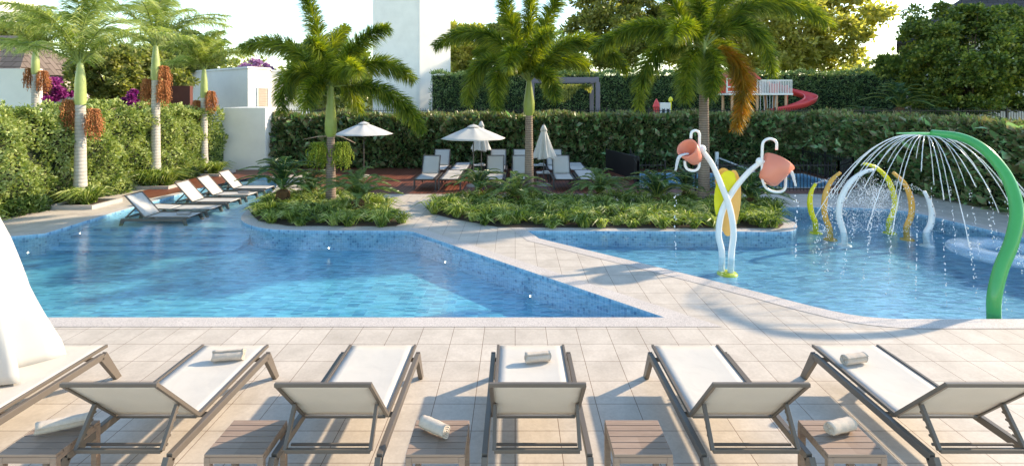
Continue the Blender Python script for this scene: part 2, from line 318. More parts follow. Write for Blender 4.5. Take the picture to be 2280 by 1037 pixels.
def wall_loop(name, p, z0, z1, mat, label, cat):
    p = ccw(p); mb = MB(); u = 0
    for i in range(len(p)):
        a, b = Vector(p[i]), Vector(p[(i+1) % len(p)]); L = (b-a).length
        mb.add([(a.x, a.y, z0), (b.x, b.y, z0), (b.x, b.y, z1), (a.x, a.y, z1)], [(3, 2, 1, 0)], [(u, z1), (u+L, z1), (u+L, z0), (u, z0)]); u += L
    return tag(mb.build(name, mat), label, cat, None, 'structure')
# ------------------------------------------------------------------ ground, pools
def g2(l): return [tuple(G(*q)[:2]) for q in l]
def smooth_loop(pts, k=3):
    for _ in range(k):
        o = []
        for i in range(len(pts)):
            a, b = Vector(pts[i]), Vector(pts[(i+1) % len(pts)]); o += [tuple(a*.75+b*.25), tuple(a*.25+b*.75)]
        pts = o
    return pts
def open_smooth(pts, k=2):
    for _ in range(k):
        o = [pts[0]]
        for a, b in zip(pts[:-1], pts[1:]):
            a = Vector(a); b = Vector(b); o += [tuple(a*.75+b*.25), tuple(a*.25+b*.75)]
        pts = o+[pts[-1]]
    return pts
NEAR = 7.12
tip1 = G(1480, 707)
pool1 = [(-13.3, NEAR), (tip1.x, NEAR)]+[tuple(G(920, 516)[:2])]+open_smooth(g2([(900, 514), (640, 513), (585, 509), (548, 499), (533, 488), (545, 470), (580, 445), (612, 425), (618, 405), (600, 396)]), 2)+g2([(545, 393.5), (497, 402), (405, 431), (349, 446), (230, 480), (100, 520)])+[(-12.4, 10.6)]
pool1 = ccw(pool1)
a_ = G(1175, 514)
pool2 = [tuple(a_[:2])]+open_smooth(g2([(1200, 531), (1620, 632), (1850, 694), (1960, 710), (2080, 710.7)]), 2)+[(12.5, NEAR-.03), (13.2, 9.5)]+g2([(2285, 531), (2238, 520)])+open_smooth(g2([(2112, 491), (2040, 474), (1960, 463), (1706, 461)]), 2)+open_smooth(g2([(1712, 470), (1745, 484), (1775, 497), (1775, 513), (1740, 517), (1640, 515.5)]), 2)
pool2 = ccw(pool2)
kid = ccw([(4.3, 17.4), (10.2, 17.4), (11.2, 18.3), (11.3, 20.5), (4.7, 20.8)])
DX0, DX1, DY0, DY1 = -13.8, 14.2, -8, 23.4
rect = [(DX0, DY0), (DX1, DY0), (DX1, DY1), (DX0, DY1)]
wl = -.035
sheet('ground', [(-400, -60), (400, -60), (400, 900), (-400, 900)], [rect], -.03, M['lawn'], 'grassy ground around the pool terrace', 'ground')
sheet('pool_terrace', rect, [pool1, pool2, kid], 0, M['paving'], 'cream stone tiles paving the terrace between the pools', 'paving')
for nm, p, lb in (('pool_coping', pool1, 'speckled granite coping round the big swimming pool'), ('pool_coping', pool2, 'speckled granite coping round the splash pool')):
    sheet(nm, offset(p, .29), [p], .005, M['granite'], lb, 'coping')
sheet('pool_coping', offset(kid, .12), [kid], .012, M['granite'], 'narrow pale coping round the small pool behind the railing', 'coping')
wall_loop('pool_wall', pool1, .005, -.47, M['mosw'], 'blue mosaic side walls of the big swimming pool', 'pool wall')
wall_loop('pool_wall', pool2, .005, -.37, M['mosw'], 'blue mosaic side walls of the splash pool', 'pool wall')
wall_loop('pool_wall', kid, .012, -.3, M['mosw'], 'blue mosaic side walls of the small pool behind the railing', 'pool wall')
sheet('pool_floor', offset(pool1, .02), [], -.45, M['mosf'], 'turquoise mosaic floor of the big swimming pool', 'pool floor')
sheet('pool_floor', offset(pool2, .02), [], -.35, M['moskid'], 'blue mosaic floor of the splash pool', 'pool floor')
sheet('pool_floor', offset(kid, .02), [], -.28, M['mosl'], 'blue mosaic floor of the small pool behind the railing', 'pool floor')
sheet('water', offset(pool1, -.001), [], wl, M['water'], 'rippled clear blue water filling the big swimming pool', 'water')
sheet('water', offset(pool2, -.001), [], wl, M['waterkid'], 'rippled shallow water filling the splash pool', 'water')
sheet('water', offset(kid, -.001), [], wl, M['water'], 'still blue water filling the small pool behind the railing', 'water')
for i, (y0, z) in enumerate([(12.60, -.14), (12.25, -.22), (11.90, -.30), (11.55, -.38)]):
    mb = MB(); y1 = 22 if i == 0 else [12.60, 12.25, 11.90][i-1]; xx0, xx1 = -13.5, -6.25 if i else -5.5
    mb.add([(xx0, y0, z), (xx1, y0, z), (xx1, y1, z), (xx0, y1, z), (xx0, y0, z-.5), (xx1, y0, z-.5), (xx1, y1, z-.5)], [(0, 1, 2, 3), (4, 5, 1, 0), (5, 6, 2, 1)], [(xx0, y0), (xx1, y0), (xx1, y1), (xx0, y1), (xx0, z-.5), (xx1, z-.5), (xx1, z), (xx0, z), (y0, z-.5), (y1, z-.5), (y1, z), (y0, z)])
    so_ = mb.build('pool_ledge' if i == 0 else 'pool_step', M['mosl']); so_.data.materials.append(M['moskid']); so_.data.polygons[1].material_index = 1; so_.data.polygons[2].material_index = 1  # paler treads and darker risers colour light and shade into the steps
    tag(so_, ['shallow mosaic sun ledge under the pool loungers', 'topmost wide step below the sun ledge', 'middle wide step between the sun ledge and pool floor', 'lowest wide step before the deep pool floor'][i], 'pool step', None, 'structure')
# timber deck
deck = ccw([(-6.9, 16.26), (10.3, 16.26), (11.6, 17.6), (11.9, 22.6), (-11.95, 22.6), (-12.0, 20.6), (-12.0, 15.9), (-11.2, 15.5)]+[tuple(Vector(q)) for q in [(-10.9, 15.6), (-9.9, 19.6), (-9.0, 20.4), (-8.0, 20.2), (-7.6, 19.3), (-7.0, 17.3)]])
sheet('timber_deck', deck, [offset(kid, .12)], .010, M['deck'], 'red brown timber boards under the far loungers', 'decking')
bed1 = g2([(558, 476), (575, 492), (640, 503), (880, 504), (900, 497), (885, 487), (858, 470), (855, 452), (800, 440), (640, 440), (600, 446), (575, 462)])
bed2 = g2([(948, 463), (962, 476), (1010, 488), (1110, 506), (1400, 509), (1735, 508), (1745, 500), (1725, 480), (1700, 458), (1690, 449), (1000, 447), (960, 452)])
sheet('planting_bed', bed1, [], .014, M['soil'], 'dark soil of the smaller planted island', 'soil')
sheet('planting_bed', bed2, [], .014, M['soil'], 'dark soil of the long planted island', 'soil')
# raised lawn behind the hedge
TZ = 1.4
mb = MB().box((0, 24.2+60, TZ/2-.1), (160, 120, TZ+.2)); tag(mb.build('raised_lawn', M['lawn']), 'raised lawn behind the dark hedge', 'lawn', None, 'structure')
mb = MB().box((-47.5, 12, .9), (60, 24, 1.8)); tag(mb.build('raised_bank', M['lawn']), 'raised ground behind the bright hedge', 'bank', None, 'structure')
# ------------------------------------------------------------------ hedges
def hedge(name, label, a, b, thick, h, dens, L, W, mat, core_in=.34, top=None, big=0, h2=None, sides=(1,), rough=.10, extra=None, ends=False, z0=0):
    """a->b runs along the visible foot; the body lies on its left"""
    a = Vector((*a, 0)); b = Vector((*b, 0)); d = (b-a); Ln = d.length; d.normalize(); nrm = Vector((d.y, -d.x, 0)); h2 = h2 or h
    def hh(u): return h+(h2-h)*u
    n = int(Ln*max(h, h2)*dens); u = rng.random(n); v = rng.random(n)**.9
    ph = rng.random(6)*6.28
    def bumpf(u_, v_): return (np.sin(u_*Ln*2.1+ph[0]+v_*2)+np.sin(u_*Ln*4.7+ph[1]+v_*5)*.6+np.sin(v_*h*5+ph[2]+u_*Ln*1.3)*.7+np.sin(u_*Ln*9+ph[3])*np.sin(v_*h*8+ph[4])*.6)*rough*.5
    off = bumpf(u, v)-np.abs(rng.normal(size=n))*.09
    base = np.array(a)+np.outer(u*Ln, np.array(d))+np.outer(off, np.array(nrm)); base[:, 2] = v*hh(u)+z0
    Ds = unit(np.array(nrm)*.9+np.array([0, 0, .35])+rng.normal(size=(n, 3))*.75); C1 = base
    nt_ = int(Ln*thick*dens*1.0); u2 = rng.random(nt_); w2 = rng.random(nt_)
    T = np.array(a)+np.outer(u2*Ln, np.array(d))-np.outer(w2*thick, np.array(nrm)); T[:, 2] = hh(u2)+z0+bumpf(u2, w2*.3)+rng.normal(size=nt_)*.04
    Dt = unit(np.array([0, 0, .9])+rng.normal(size=(nt_, 3))*.65)
    parts = [leaf_arrays(C1, Ds, L*(.6+.8*rng.random(n)), W*(.6+.7*rng.random(n)))]
    tp = [leaf_arrays(T, Dt, L*(.6+.8*rng.random(nt_)), W*(.6+.7*rng.random(nt_)))]
    if ends:
        for e, s_ in ((a, -1), (b, 1)):
            ne = int(thick*h*dens); w3 = rng.random(ne); v3 = rng.random(ne)
            E = np.array(e)-np.outer(w3*thick, np.array(nrm))+np.outer(s_*(rng.random(ne)*.1-.02), np.array(d)); E[:, 2] = v3*h+z0
            parts.append(leaf_arrays(E, unit(np.array(d)*s_+rng.normal(size=(ne, 3))*.7), L, W))
    if big:
        nb = int(big*Ln*h); u4 = rng.random(nb); v4 = rng.random(nb)
        B = np.array(a)+np.outer(u4*Ln, np.array(d))+np.outer(.05+rng.random(nb)*.05, np.array(nrm)); B[:, 2] = v4*hh(u4)+z0
        parts.append(leaf_arrays(B, unit(np.array(nrm)*.5+np.array([0, 0, .6])+rng.normal(size=(nb, 3))*.6), L*2, W*2.2))
    if top is None: parts += tp
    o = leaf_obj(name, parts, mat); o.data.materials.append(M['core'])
    # solid dark backing block added inside so nothing shows through
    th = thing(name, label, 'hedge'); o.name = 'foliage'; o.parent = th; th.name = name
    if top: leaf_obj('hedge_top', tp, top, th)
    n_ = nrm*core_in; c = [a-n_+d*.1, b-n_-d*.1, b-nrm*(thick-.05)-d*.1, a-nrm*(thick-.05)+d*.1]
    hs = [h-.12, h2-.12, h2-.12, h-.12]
    MB().add([(p.x, p.y, z0-.02) for p in c]+[(p.x, p.y, z0+q) for p, q in zip(c, hs)], [(0, 1, 5, 4), (1, 2, 6, 5), (2, 3, 7, 6), (3, 0, 4, 7), (4, 5, 6, 7)]).build('dark_backing', M['core'], th)
    return th
hedge('bright_hedge', 'tall bright yellow green hedge along the left of the pool', (-13.2, 7.5), (-12.1, 21.4), 1.2, 2.72, 900, .095, .06, M['lhedge'], h2=2.5, rough=.28)
hedge('dark_hedge', 'dark large-leaved hedge behind the timber deck', (-10.35, 22.2), (11.9, 21.6), 1.3, 2.17, 430, .19, .095, M['bhedge'], top=M['bhedge_lit'], big=14, rough=.12)
hedge('side_hedge', 'dark hedge with sunlit tan coloured into its top, along the right of the splash pool', (11.8, 21.9), (13.6, 8), 1.5, 2.24, 420, .18, .09, M['bhedge'], top=M['bhedge_lit'], big=12, h2=2.2, rough=.12)
hedge('fine_hedge', 'tall fine-leaved hedge behind the playground', (-5.4, 33), (25.5, 33), 1.5, 3.25, 230, .17, .06, M['fhedge'], z0=TZ-.1, rough=.2)
# ------------------------------------------------------------------ grasses
def tuft_arrays(C, n, L, W, spread=.6, droop=.35):
    k = len(C)*n; c = np.repeat(C, n, 0)+np.c_[rng.normal(size=(k, 2))*.04, np.zeros(k)]; az = rng.random(k)*2*PI; e = spread*(.25+rng.random(k)); l_ = np.repeat(np.broadcast_to(L, (len(C),)), n)*(.6+.6*rng.random(k))
    hd = np.c_[np.cos(az), np.sin(az), np.zeros(k)]; up = np.array([0, 0, 1.0])
    A = c; B = c+hd*(l_*e*.5)[:, None]+up*(l_*.62)[:, None]; T = c+hd*(l_*e*1.15)[:, None]+up*(l_*(.95-droop*e*1.3))[:, None]
    return strip_arrays(A, B, T, W)
def inside(p, poly):
    x, y = p; r = False; n = len(poly)
    for i in range(n):
        x1, y1 = poly[i]; x2, y2 = poly[(i+1) % n]
        if (y1 > y) != (y2 > y) and x < (x2-x1)*(y-y1)/(y2-y1)+x1: r = not r
    return r
def fill_bed(poly, pitch, inset=0):
    xs = [q[0] for q in poly]; ys = [q[1] for q in poly]; out = []
    y = min(ys)+.05
    while y < max(ys):
        x = min(xs)
        while x < max(xs):
            p = (x+random.uniform(-.09, .09), y+random.uniform(-.09, .09))
            if inside(p, poly): out.append((p[0], p[1], .01))
            x += pitch
        y += pitch
    return np.array(out)
for bed, lb in ((bed1, 'spiky green and yellow lilyturf carpeting the smaller planted island'), (bed2, 'spiky green and yellow lilyturf carpeting the long planted island')):
    C = fill_bed(offset(bed, .04), .37); hts = .38*(.6+.7*rng.random(len(C)))
    tag(leaf_obj('ground_cover', [tuft_arrays(C, 95, hts, .023, .95, .42)], M['grass']), lb, 'ground cover', None, 'stuff')
# ------------------------------------------------------------------ palms
def bez(p0, p1, p2, t):
    c = p1*2-(p0+p2)*.5; t = t[:, None]; return (1-t)**2*p0+2*t*(1-t)*c+t*t*p2, 2*(1-t)*(c-p0)+2*t*(p2-c)
def frond(parent, p0, p1, p2, kind, mat, n=520, leaf=.42, wd=.018, rad=.022):
    p0, p1, p2 = [np.array(p, float) for p in (p0, p1, p2)]
    ts = np.linspace(0, 1, 12); cp, _ = bez(p0, p1, p2, ts)
    t = rng.random(n)*.88+.12; Cc, T = bez(p0, p1, p2, t); T = unit(T); up = np.array([0, 0, 1.0])
    s_ = unit(np.cross(T, up)+1e-6); u = np.cross(s_, T); L = leaf*(.35+.65*np.sin(np.clip(t, 0, 1)*PI*.9+.15))*(.8+.4*rng.random(n))
    if kind == 'fox':
        ph = rng.random(n)*2*PI; rd = s_*np.cos(ph)[:, None]+u*np.sin(ph)[:, None]; D = unit(rd+T*(.55+.35*rng.random(n))[:, None]); dr = .30
    else:
        sg = np.where(rng.random(n) < .5, -1, 1)[:, None]; D = unit(s_*sg+T*.65+u*(-.05+.5*rng.random(n))[:, None]); dr = .62
    B = Cc+D*(L*.5)[:, None]-up*(L*dr*.12)[:, None]; E = Cc+D*(L*.95)[:, None]-up*(L*dr*(.5+.6*rng.random(n)))[:, None]
    o = leaf_obj('frond', [strip_arrays(Cc, B, E, wd)], mat, parent)
    MB().tube([Vector(c) for c in cp], [rad*(1-.8*k/11) for k in range(12)], 5, False).build('frond_stem', M['rachis'], o, True)
    return o
def bead_cluster(n_str, R_, drop, mat, name='fruit_cluster', br=.022, parent=None):
    A = []
    for i in range(n_str):
        az = random.random()*2*PI; r = R_*random.uniform(.15, 1); ln = drop*random.uniform(.55, 1.0)*(1-.35*(r/R_)**2); m = 20
        for k in range(m):
            t = (k+random.random())/m; q = r*(1-math.exp(-3.2*t))*1.05+.02*math.sin(t*9+i); A.append((math.cos(az)*q, math.sin(az)*q, .10+.10*(r/R_)*math.sin(min(1, t*2.4)*PI)-ln*t**1.25))
    A = np.array(A)+rng.normal(size=(len(A), 3))*.008; n = len(A); oc = np.array([[1, 0, 0], [-1, 0, 0], [0, 1, 0], [0, -1, 0], [0, 0, 1.6], [0, 0, -1.6]])*br
    V = (A[:, None]+oc[None]*(.7+.5*rng.random(n))[:, None, None]).reshape(-1, 3); f = np.array([[0, 2, 4], [2, 1, 4], [1, 3, 4], [3, 0, 4], [2, 0, 5], [1, 2, 5], [3, 1, 5], [0, 3, 5]])
    F3 = (np.arange(n)[:, None, None]*6+f[None]).reshape(-1, 3); return np_mesh(name, V, None, F3)
FRUIT = bead_cluster(75, .27, .95, M['fruit'], br=.017); FRUIT.materials.append(M['fruit'])
FRUITG = bead_cluster(60, .34, .85, M['fruitg'], br=.016); FRUITG.materials.append(M['fruitg'])
def king_palm(x, y, z0, zc, label, r=.13, shaft=1.1, L=2.4, nf=17, fr=((-.25, -.1, 0), (.3, 0, -.2)), seed=1, lean=0):
    th = thing('king_palm', label, 'palm tree', (x, y, z0), 0, 'feathery palms with orange fruit'); rs = random.Random(seed)
    hc = zc-z0; prof = [(r*1.35, 0), (r*1.15, .25), (r*1.0, .8), (r*.9, (hc-shaft)*.6), (r*.82, hc-shaft)]
    MB().lathe(prof, (0, 0, 0), 16).build('trunk', M['ktrunk'], th, True)
    MB().lathe([(r*.80, hc-shaft-.01), (r*.98, hc-shaft+.12), (r*.85, hc-shaft*.4), (r*.5, hc-.02), (r*.2, hc+.15)], (0, 0, 0), 16).build('crownshaft', M['shaftk'], th, True)
    for i in range(nf):
        az = i*2.399+rs.uniform(-.25, .25); e = [1.45, 1.2, .95, .7, .4][i % 5]+rs.uniform(-.1, .1); l_ = L*rs.uniform(.85, 1.1)
        hd = Vector((math.cos(az), math.sin(az), 0)); p0 = Vector((0, 0, hc-.05)); mid = p0+hd*(l_*.44*math.cos(e)+.05)+Vector((0, 0, l_*.52*math.sin(e)))
        tipz = l_*(.98*math.sin(e)-.26); tp = p0+hd*(l_*(.88*math.cos(e)+.20))+Vector((0, 0, tipz))
        frond(th, p0, mid, tp, 'king', M['king'], 230, .70, .021, .026)
    for (dx, dy, dz) in fr:
        f = link('fruit_cluster', FRUIT, None, th); f.location = (dx, dy, hc-shaft+dz)
        MB().tube(crv([(dx*.2, dy*.2, hc-shaft-.02), (dx*.7, dy*.7, hc-shaft+.12+dz*.4), (dx, dy, hc-shaft+dz+.08)], 8), .02, 6).build('fruit_stalk', M['shaftk'], f, True).location = (-dx, -dy, -(hc-shaft+dz))
    return th
king_palm(-12.35, 14.8, 0, 3.95, 'pale trunked feathery palm in the nearest kerbed planter by the hedge', .15, 1.15, 2.8, 15, ((-.28, -.05, .0), (.42, -.05, -.25)), 3)
king_palm(-12.35, 17.9, 0, 4.75, 'tallest feathery palm, fruit tufts high on a pale trunk, behind the flat pool lounger', .15, 1.15, 2.8, 15, ((-.28, 0, -.1), (.3, -.05, -.15), (.22, .1, .35)), 8)
king_palm(-12.3, 20.6, 0, 4.1, 'smallest feathery palm at the far end of the bright hedge', .14, 1.1, 2.1, 14, ((-.28, 0, -.25), (.28, 0, .12)), 12)
king_palm(-18.6, 20.2, 1.5, 4.9, 'feathery palm behind the bright hedge, before the low white house', .14, 1.0, 2.3, 15, ((-.2, 0, .1), (.3, 0, .0)), 21)
king_palm(-12.55, 11.7, 0, 5.3, 'feathery palm at the left edge with only fruit and leaf tips in view', .15, 1.1, 2.0, 12, ((.62, 0, .15), (-.4, 0, 0)), 33)
def fox_palm(X, Y, ztop, shaft_px, label, fl, r=.125, group='foxtail palms in the planted islands', fruit=False):
    th = thing('foxtail_palm', label, 'palm tree', (X, Y, 0), 0, group); zs = shaft_px
    MB().lathe([(r*1.35, 0), (r*1.1, .3), (r, 1.0), (r*.9, zs*.7), (r*.82, zs)], (0, 0, 0), 16).build('trunk', M['ftrunk'], th, True)
    MB().lathe([(r*.84, zs-.01), (r*1.25, zs+.12), (r*1.3, zs+.35), (r*.9, (zs+ztop)/2+.2), (r*.6, ztop), (r*.2, ztop+.25)], (0, 0, 0), 16).build('crownshaft', M['shaft'], th, True)
    o = Vector((X, Y, 0))
    for f in fl:
        (x1, y1), (x2, y2), dy = f[0], f[1], f[2]; old = len(f) > 3
        p0 = Vector((0, 0, ztop)); p1 = P(x1, y1, Y+dy*.5)-o; p2 = P(x2, y2, Y+dy)-o
        L = (p1-p0).length+(p2-p1).length
        frond(th, p0, p1, p2, 'fox', M['foxold'] if old else M['fox'], int(520*L), .50, .020, .03)
    return th
t = fox_palm(-5.13, 14.5, 3.3, 1.93, 'foxtail palm with green fruit sprays on the smaller island', [
  ((712, 85), (668, -45), .3), ((790, 105), (864, 62), -.3), ((836, 142), (920, 178), .5), ((855, 205), (940, 290), -.5), ((642, 105), (540, 108), .2),
  ((655, 160), (628, 248), -.6), ((690, 150), (648, 225), .7), ((740, 110), (770, 60), 1.3), ((720, 130), (690, 90), -1.3), ((770, 180), (800, 250), 1.0), ((760, 150), (800, 160), -1.6), ((700, 190), (680, 240), -1.2)])
for s_ in (-1, 1):
    f = link('fruit_cluster', FRUITG, None, t); f.location = (.33*s_, -.05, 1.62)
    MB().tube(crv([(0, -.03, 1.93), (.3*s_, -.08, 1.93), (.72*s_, -.12, 1.80+.05*s_*-1)], 12), [.012+.022*math.sin(PI*k/12) for k in range(13)], 6, True, .4).build('bract', M['bract'], t, True)
fox_palm(.4, 15.0, 3.45, 2.5, 'foxtail palm with plain shaft at the left end of the long island', [
  ((1140, 60), (1112, -45), .3), ((1215, 50), (1268, -40), -.2), ((1082, 78), (968, 104), .2), ((1085, 138), (1040, 228), -.5), ((1290, 92), (1398, 160), .3),
  ((1120, 150), (1108, 245), -1.0), ((1215, 165), (1238, 220), -.8), ((1180, 60), (1185, -30), 1.0), ((1250, 130), (1310, 150), 1.3), ((1130, 110), (1060, 120), 1.4), ((1190, 110), (1230, 70), -1.4), ((1150, 120), (1130, 150), -1.7)])
fox_palm(5.18, 14.3, 4.35, 3.1, 'foxtail palm with one browning frond above the bucket fountain', [
  ((1450, 58), (1322, 112), .2), ((1462, 118), (1422, 240), -.3), ((1505, 20), (1470, -60), .3), ((1700, 5), (1848, 55), .2), ((1665, 62), (1722, 165), -.3),
  ((1648, 150), (1640, 285), -.6, 1), ((1590, 140), (1580, 215), -1.0), ((1625, -20), (1690, -70), .4), ((1535, 140), (1525, 225), -1.0), ((1560, 10), (1565, -60), -.8), ((1600, 40), (1660, 60), 1.6), ((1500, 70), (1450, 90), 1.4), ((1620, 110), (1640, 180), .9), ((1530, 60), (1500, 80), -1.7)], .15)
# ------------------------------------------------------------------ cycads
def cycad(x, y, label, s_=1.0, nf=26, mat=None, z=0, tr=.28, seed=0, group='cycads in the planted islands'):
    th = thing('cycad', label, 'cycad', (x, y, z), 0, group); rs = random.Random(seed); parts = []
    MB().lathe([(.13*s_, 0), (.15*s_, tr*.4), (.13*s_, tr), (.05, tr+.08)], (0, 0, 0), 12, wob=lambda t, zz: 1+.1*math.sin(t*7+zz*40)).build('trunk', M['cyc'], th)
    st = MB()
    for i in range(nf):
        az = i*2.399+rs.uniform(-.2, .2); e = rs.uniform(.3, 1.4); L = s_*rs.uniform(.85, 1.15); hd = np.array([math.cos(az), math.sin(az), 0])
        p0 = np.array([0, 0, tr]); p1 = p0+hd*L*.45*math.cos(e)+np.array([0, 0, L*.5*math.sin(e)+.06]); p2 = p0+hd*L*(.75*math.cos(e)+.3)+np.array([0, 0, L*(.85*math.sin(e)-.22)])
        n = 110; t_ = np.linspace(.1, 1, n); C, T = bez(p0, p1, p2, t_); T = unit(T); sd_ = unit(np.cross(T, [0, 0, 1.0])+1e-6); u = np.cross(sd_, T)
        sg = np.where(np.arange(n) % 2 == 0, -1, 1)[:, None]; l_ = (.17*s_*np.sin(t_*PI*.85+.3))[:, None]; D = unit(sd_*sg+T*.5+u*.3)
        parts.append(strip_arrays(C, C+D*l_*.5, C+D*l_-np.array([0, 0, .02]), .0105*s_)); cp, _ = bez(p0, p1, p2, np.linspace(0, 1, 7)); st.tube([Vector(c) for c in cp], [.010*s_]*7, 4, False)
    leaf_obj('fronds', parts, mat or M['cycad'], th); st.build('frond_stems', M['rachis'], th, True)
    return th
cy = [(630, 463, 1.25, 'largest cycad with tall brown stem on the smaller island', .45, 'cycad'), (690, 445, .95, 'cycad half hidden between the largest one and the palm', .2, 'cycad'), (797, 478, 1.12, 'cycad right of the palm on the smaller island', .35, 'cycadl'),
      (1066, 447, .95, 'leftmost cycad on the long island', .3, 'cycad'), (1150, 462, 1.0, 'cycad just left of the palm trunk on the long island', .25, 'cycadl'), (1335, 452, 1.0, 'pale green cycad before the foot of the far loungers', .25, 'cycadl'),
      (1462, 465, 1.1, 'cycad before the black screen panel', .25, 'cycad'), (1528, 452, .9, 'cycad directly left of the thick palm trunk', .3, 'cycad'), (1672, 466, 1.15, 'cycad behind the orange fountain leaf', .25, 'cycad')]
for i, (px, py, s_, lb, tr, mt) in enumerate(cy):
    g = G(px, py); cycad(g.x, g.y, lb, s_*1.05, 28, M[mt], 0, tr, i+5)
for i, (px, Yc, s_, lb, tr) in enumerate([(2002, 24.9, 1.7, 'tall cycad with a visible stem on the raised lawn beside the round tree', 1.1), (1925, 25.0, 1.4, 'low cycad on the raised lawn at the end of the far hedge', .3), (2075, 24.9, 1.5, 'low cycad on the raised lawn under the left of the round tree', .3), (2135, 24.8, 1.5, 'low cycad on the raised lawn before the round tree, by the railing', .3)]):
    cycad((px-CX)*Yc/F, Yc, lb, s_, 26, M['cycad'], TZ, tr, 60+i, 'cycads on the raised lawn')
# planter tufts beside the bright hedge
def planter(x, y, lx, ly, label, tuftlabel, tl=.62, n=230, rz=0):
    th = thing('planter', label, 'planter', (x, y, 0), rz, 'kerbed planters along the bright hedge')
    mb = MB(); k = .09
    mb.box((0, -ly/2, .05), (lx, k, .11)); mb.box((0, ly/2, .05), (lx, k, .11)); mb.box((-lx/2+k/2, 0, .05), (k, ly-k, .11)); mb.box((lx/2-k/2, 0, .05), (k, ly-k, .11)); mb.build('kerb', M['conc'], th)
    MB().box((0, 0, .035), (lx-2*k, ly-k, .05)).build('soil', M['soil'], th)
    C = np.array([[random.uniform(-lx*.28, lx*.28), random.uniform(-ly*.3, ly*.3), 0.06] for _ in range(6)])+np.array([x, y, 0])
    tag(leaf_obj('grass_clump', [tuft_arrays(C, n//6, tl, .028, .95, .45)], M['grass']), tuftlabel, 'grass clump', 'spiky clumps in the kerbed planters')
planter(-12.0, 14.55, 1.25, 1.0, 'kerbed planter at the foot of the nearest palm by the hedge', 'spiky grass clump at the foot of the nearest palm by the hedge', .6, 420)
planter(-12.0, 17.6, 1.3, 1.0, 'kerbed planter at the foot of the tallest palm', 'spiky grass clump at the foot of the tallest palm', .75, 420)
planter(-11.9, 20.4, 1.3, 1.1, 'kerbed planter at the foot of the smallest palm', 'spiky grass clump at the foot of the smallest palm, near the white wall', .6, 420)
C = np.array([[-12.9+random.uniform(-.3, .3), 12.4+random.uniform(-.4, .4), 0] for _ in range(7)])
tag(leaf_obj('grass_clump', [tuft_arrays(C, 70, .62, .028, .95, .45)], M['grass']), 'spiky grass clump at the left edge under the bright hedge', 'grass clump')
# low dark shrubs at the hedge foot
for (x, y, sx, lb) in [(-12.75, 16.3, .8, 'dark green shrub at the hedge foot between the two nearer palms'), (-12.35, 19.2, .9, 'dark green shrub at the hedge foot between the two farther palms'), (-12.85, 13.6, .7, 'dark green shrub at the hedge foot before the nearest palm')]:
    n = 2600; q = unit(rng.normal(size=(n, 3)))*(rng.random(n)**.4)[:, None]*np.array([.45, sx, .5]); q[:, 2] = np.abs(q[:, 2])
    tag(leaf_obj('shrub', [leaf_arrays(q+np.array([x, y, 0]), unit(q+rng.normal(size=(n, 3))*.3+np.array([0, 0, .2])), .11, .05)], M['lhedged']), lb, 'shrub', 'dark shrubs at the hedge foot')
# ------------------------------------------------------------------ trees
def tree(name, label, x, y, z0, zc, rx, ry, rz, mat, nclump=70, per=120, L=.28, W=.16, seed=0, spread=.17, trunk=.22, fill=.35, group=None, cat='tree', fl=None):
    rs = np.random.default_rng(seed); th = thing(name, label, cat, (x, y, z0), 0, group); hc = zc-z0
    d = unit(rs.normal(size=(nclump, 3))); rr = (fill+(1-fill)*rs.random(nclump)**.5); cc = d*rr[:, None]*np.array([rx, ry, rz]); lump = 1+.16*np.sin(d[:, 0]*5+seed)+.12*np.sin(d[:, 2]*7+seed*2); cc *= lump[:, None]
    cc[:, 2] = np.maximum(cc[:, 2], -rz*.8); cr = spread*(rx+rz)/2*(.7+.7*rs.random(nclump))
    q = unit(rs.normal(size=(nclump, per, 3)))*(rs.random((nclump, per))**.45)[..., None]*cr[:, None, None]*np.array([1.15, 1.15, .75]); Cc = (cc[:, None]+q).reshape(-1, 3)+np.array([0, 0, hc]); n = len(Cc)
    D = unit(q.reshape(-1, 3)/cr.mean()+rs.normal(size=(n, 3))*.7+np.array([0, 0, .15]))
    leaf_obj('crown', [leaf_arrays(Cc, D, L*(.6+.7*rs.random(n)), W*(.6+.7*rs.random(n)))], mat, th)
    mb = MB(); tk = [Vector((0, 0, -.05)), Vector((.1*rx*.3, 0, hc*.35)), Vector((0, .1, hc*.7)), Vector((0, 0, hc+rz*.3))]; mb.tube(crv(tk, 10), [trunk*(1.25-.095*i) for i in range(11)], 9)
    for i in rs.permutation(nclump)[:min(26, nclump)]:
        e = Vector(cc[i])+Vector((0, 0, hc)); s0 = Vector((0, 0, max(.25*hc, hc-rz*.7+.5*cc[i][2]*.4))); m_ = (s0+e)/2+Vector((0, 0, -.12*rz)); mb.tube(crv([s0, m_, e], 6), [trunk*.34, trunk*.28, trunk*.24, trunk*.2, trunk*.14, trunk*.1, trunk*.05], 5)
    mb.build('trunk', M['bark'], th, True)
    if fl is not None:
        k = rs.random(n) < .3; leaf_obj('blossom', [leaf_arrays(Cc[k]*1.02, D[k], L, W*1.1)], fl, th)
    return th
def tpx(px, py, Y): p = P(px, py, Y); return p.x, Y, p.z
def tr_(label, px, py, Y, rpx, rpz, mat, **k):
    x, y, z = tpx(px, py, Y); s_ = Y/F; tree(k.pop('name', 'leafy_tree'), label, x, y, k.pop('z0', TZ), z, rpx*s_, rpx*s_*.8, rpz*s_, mat, **k)
tr_('round dark green tree before the slate roofed house', 2158, 140, 26, 152, 118, M['dark'], name='round_tree', nclump=330, per=210, L=.18, W=.13, seed=4, spread=.12, fill=.6)
tr_('golden olive tree just right of the white tower', 1040, 120, 45, 52, 80, M['gold'], nclump=60, per=130, L=.42, W=.22, seed=5)
tr_('darker small tree between the golden tree and the middle palm', 1122, 95, 48, 52, 62, M['olive'], nclump=60, per=120, L=.42, W=.2, seed=6)
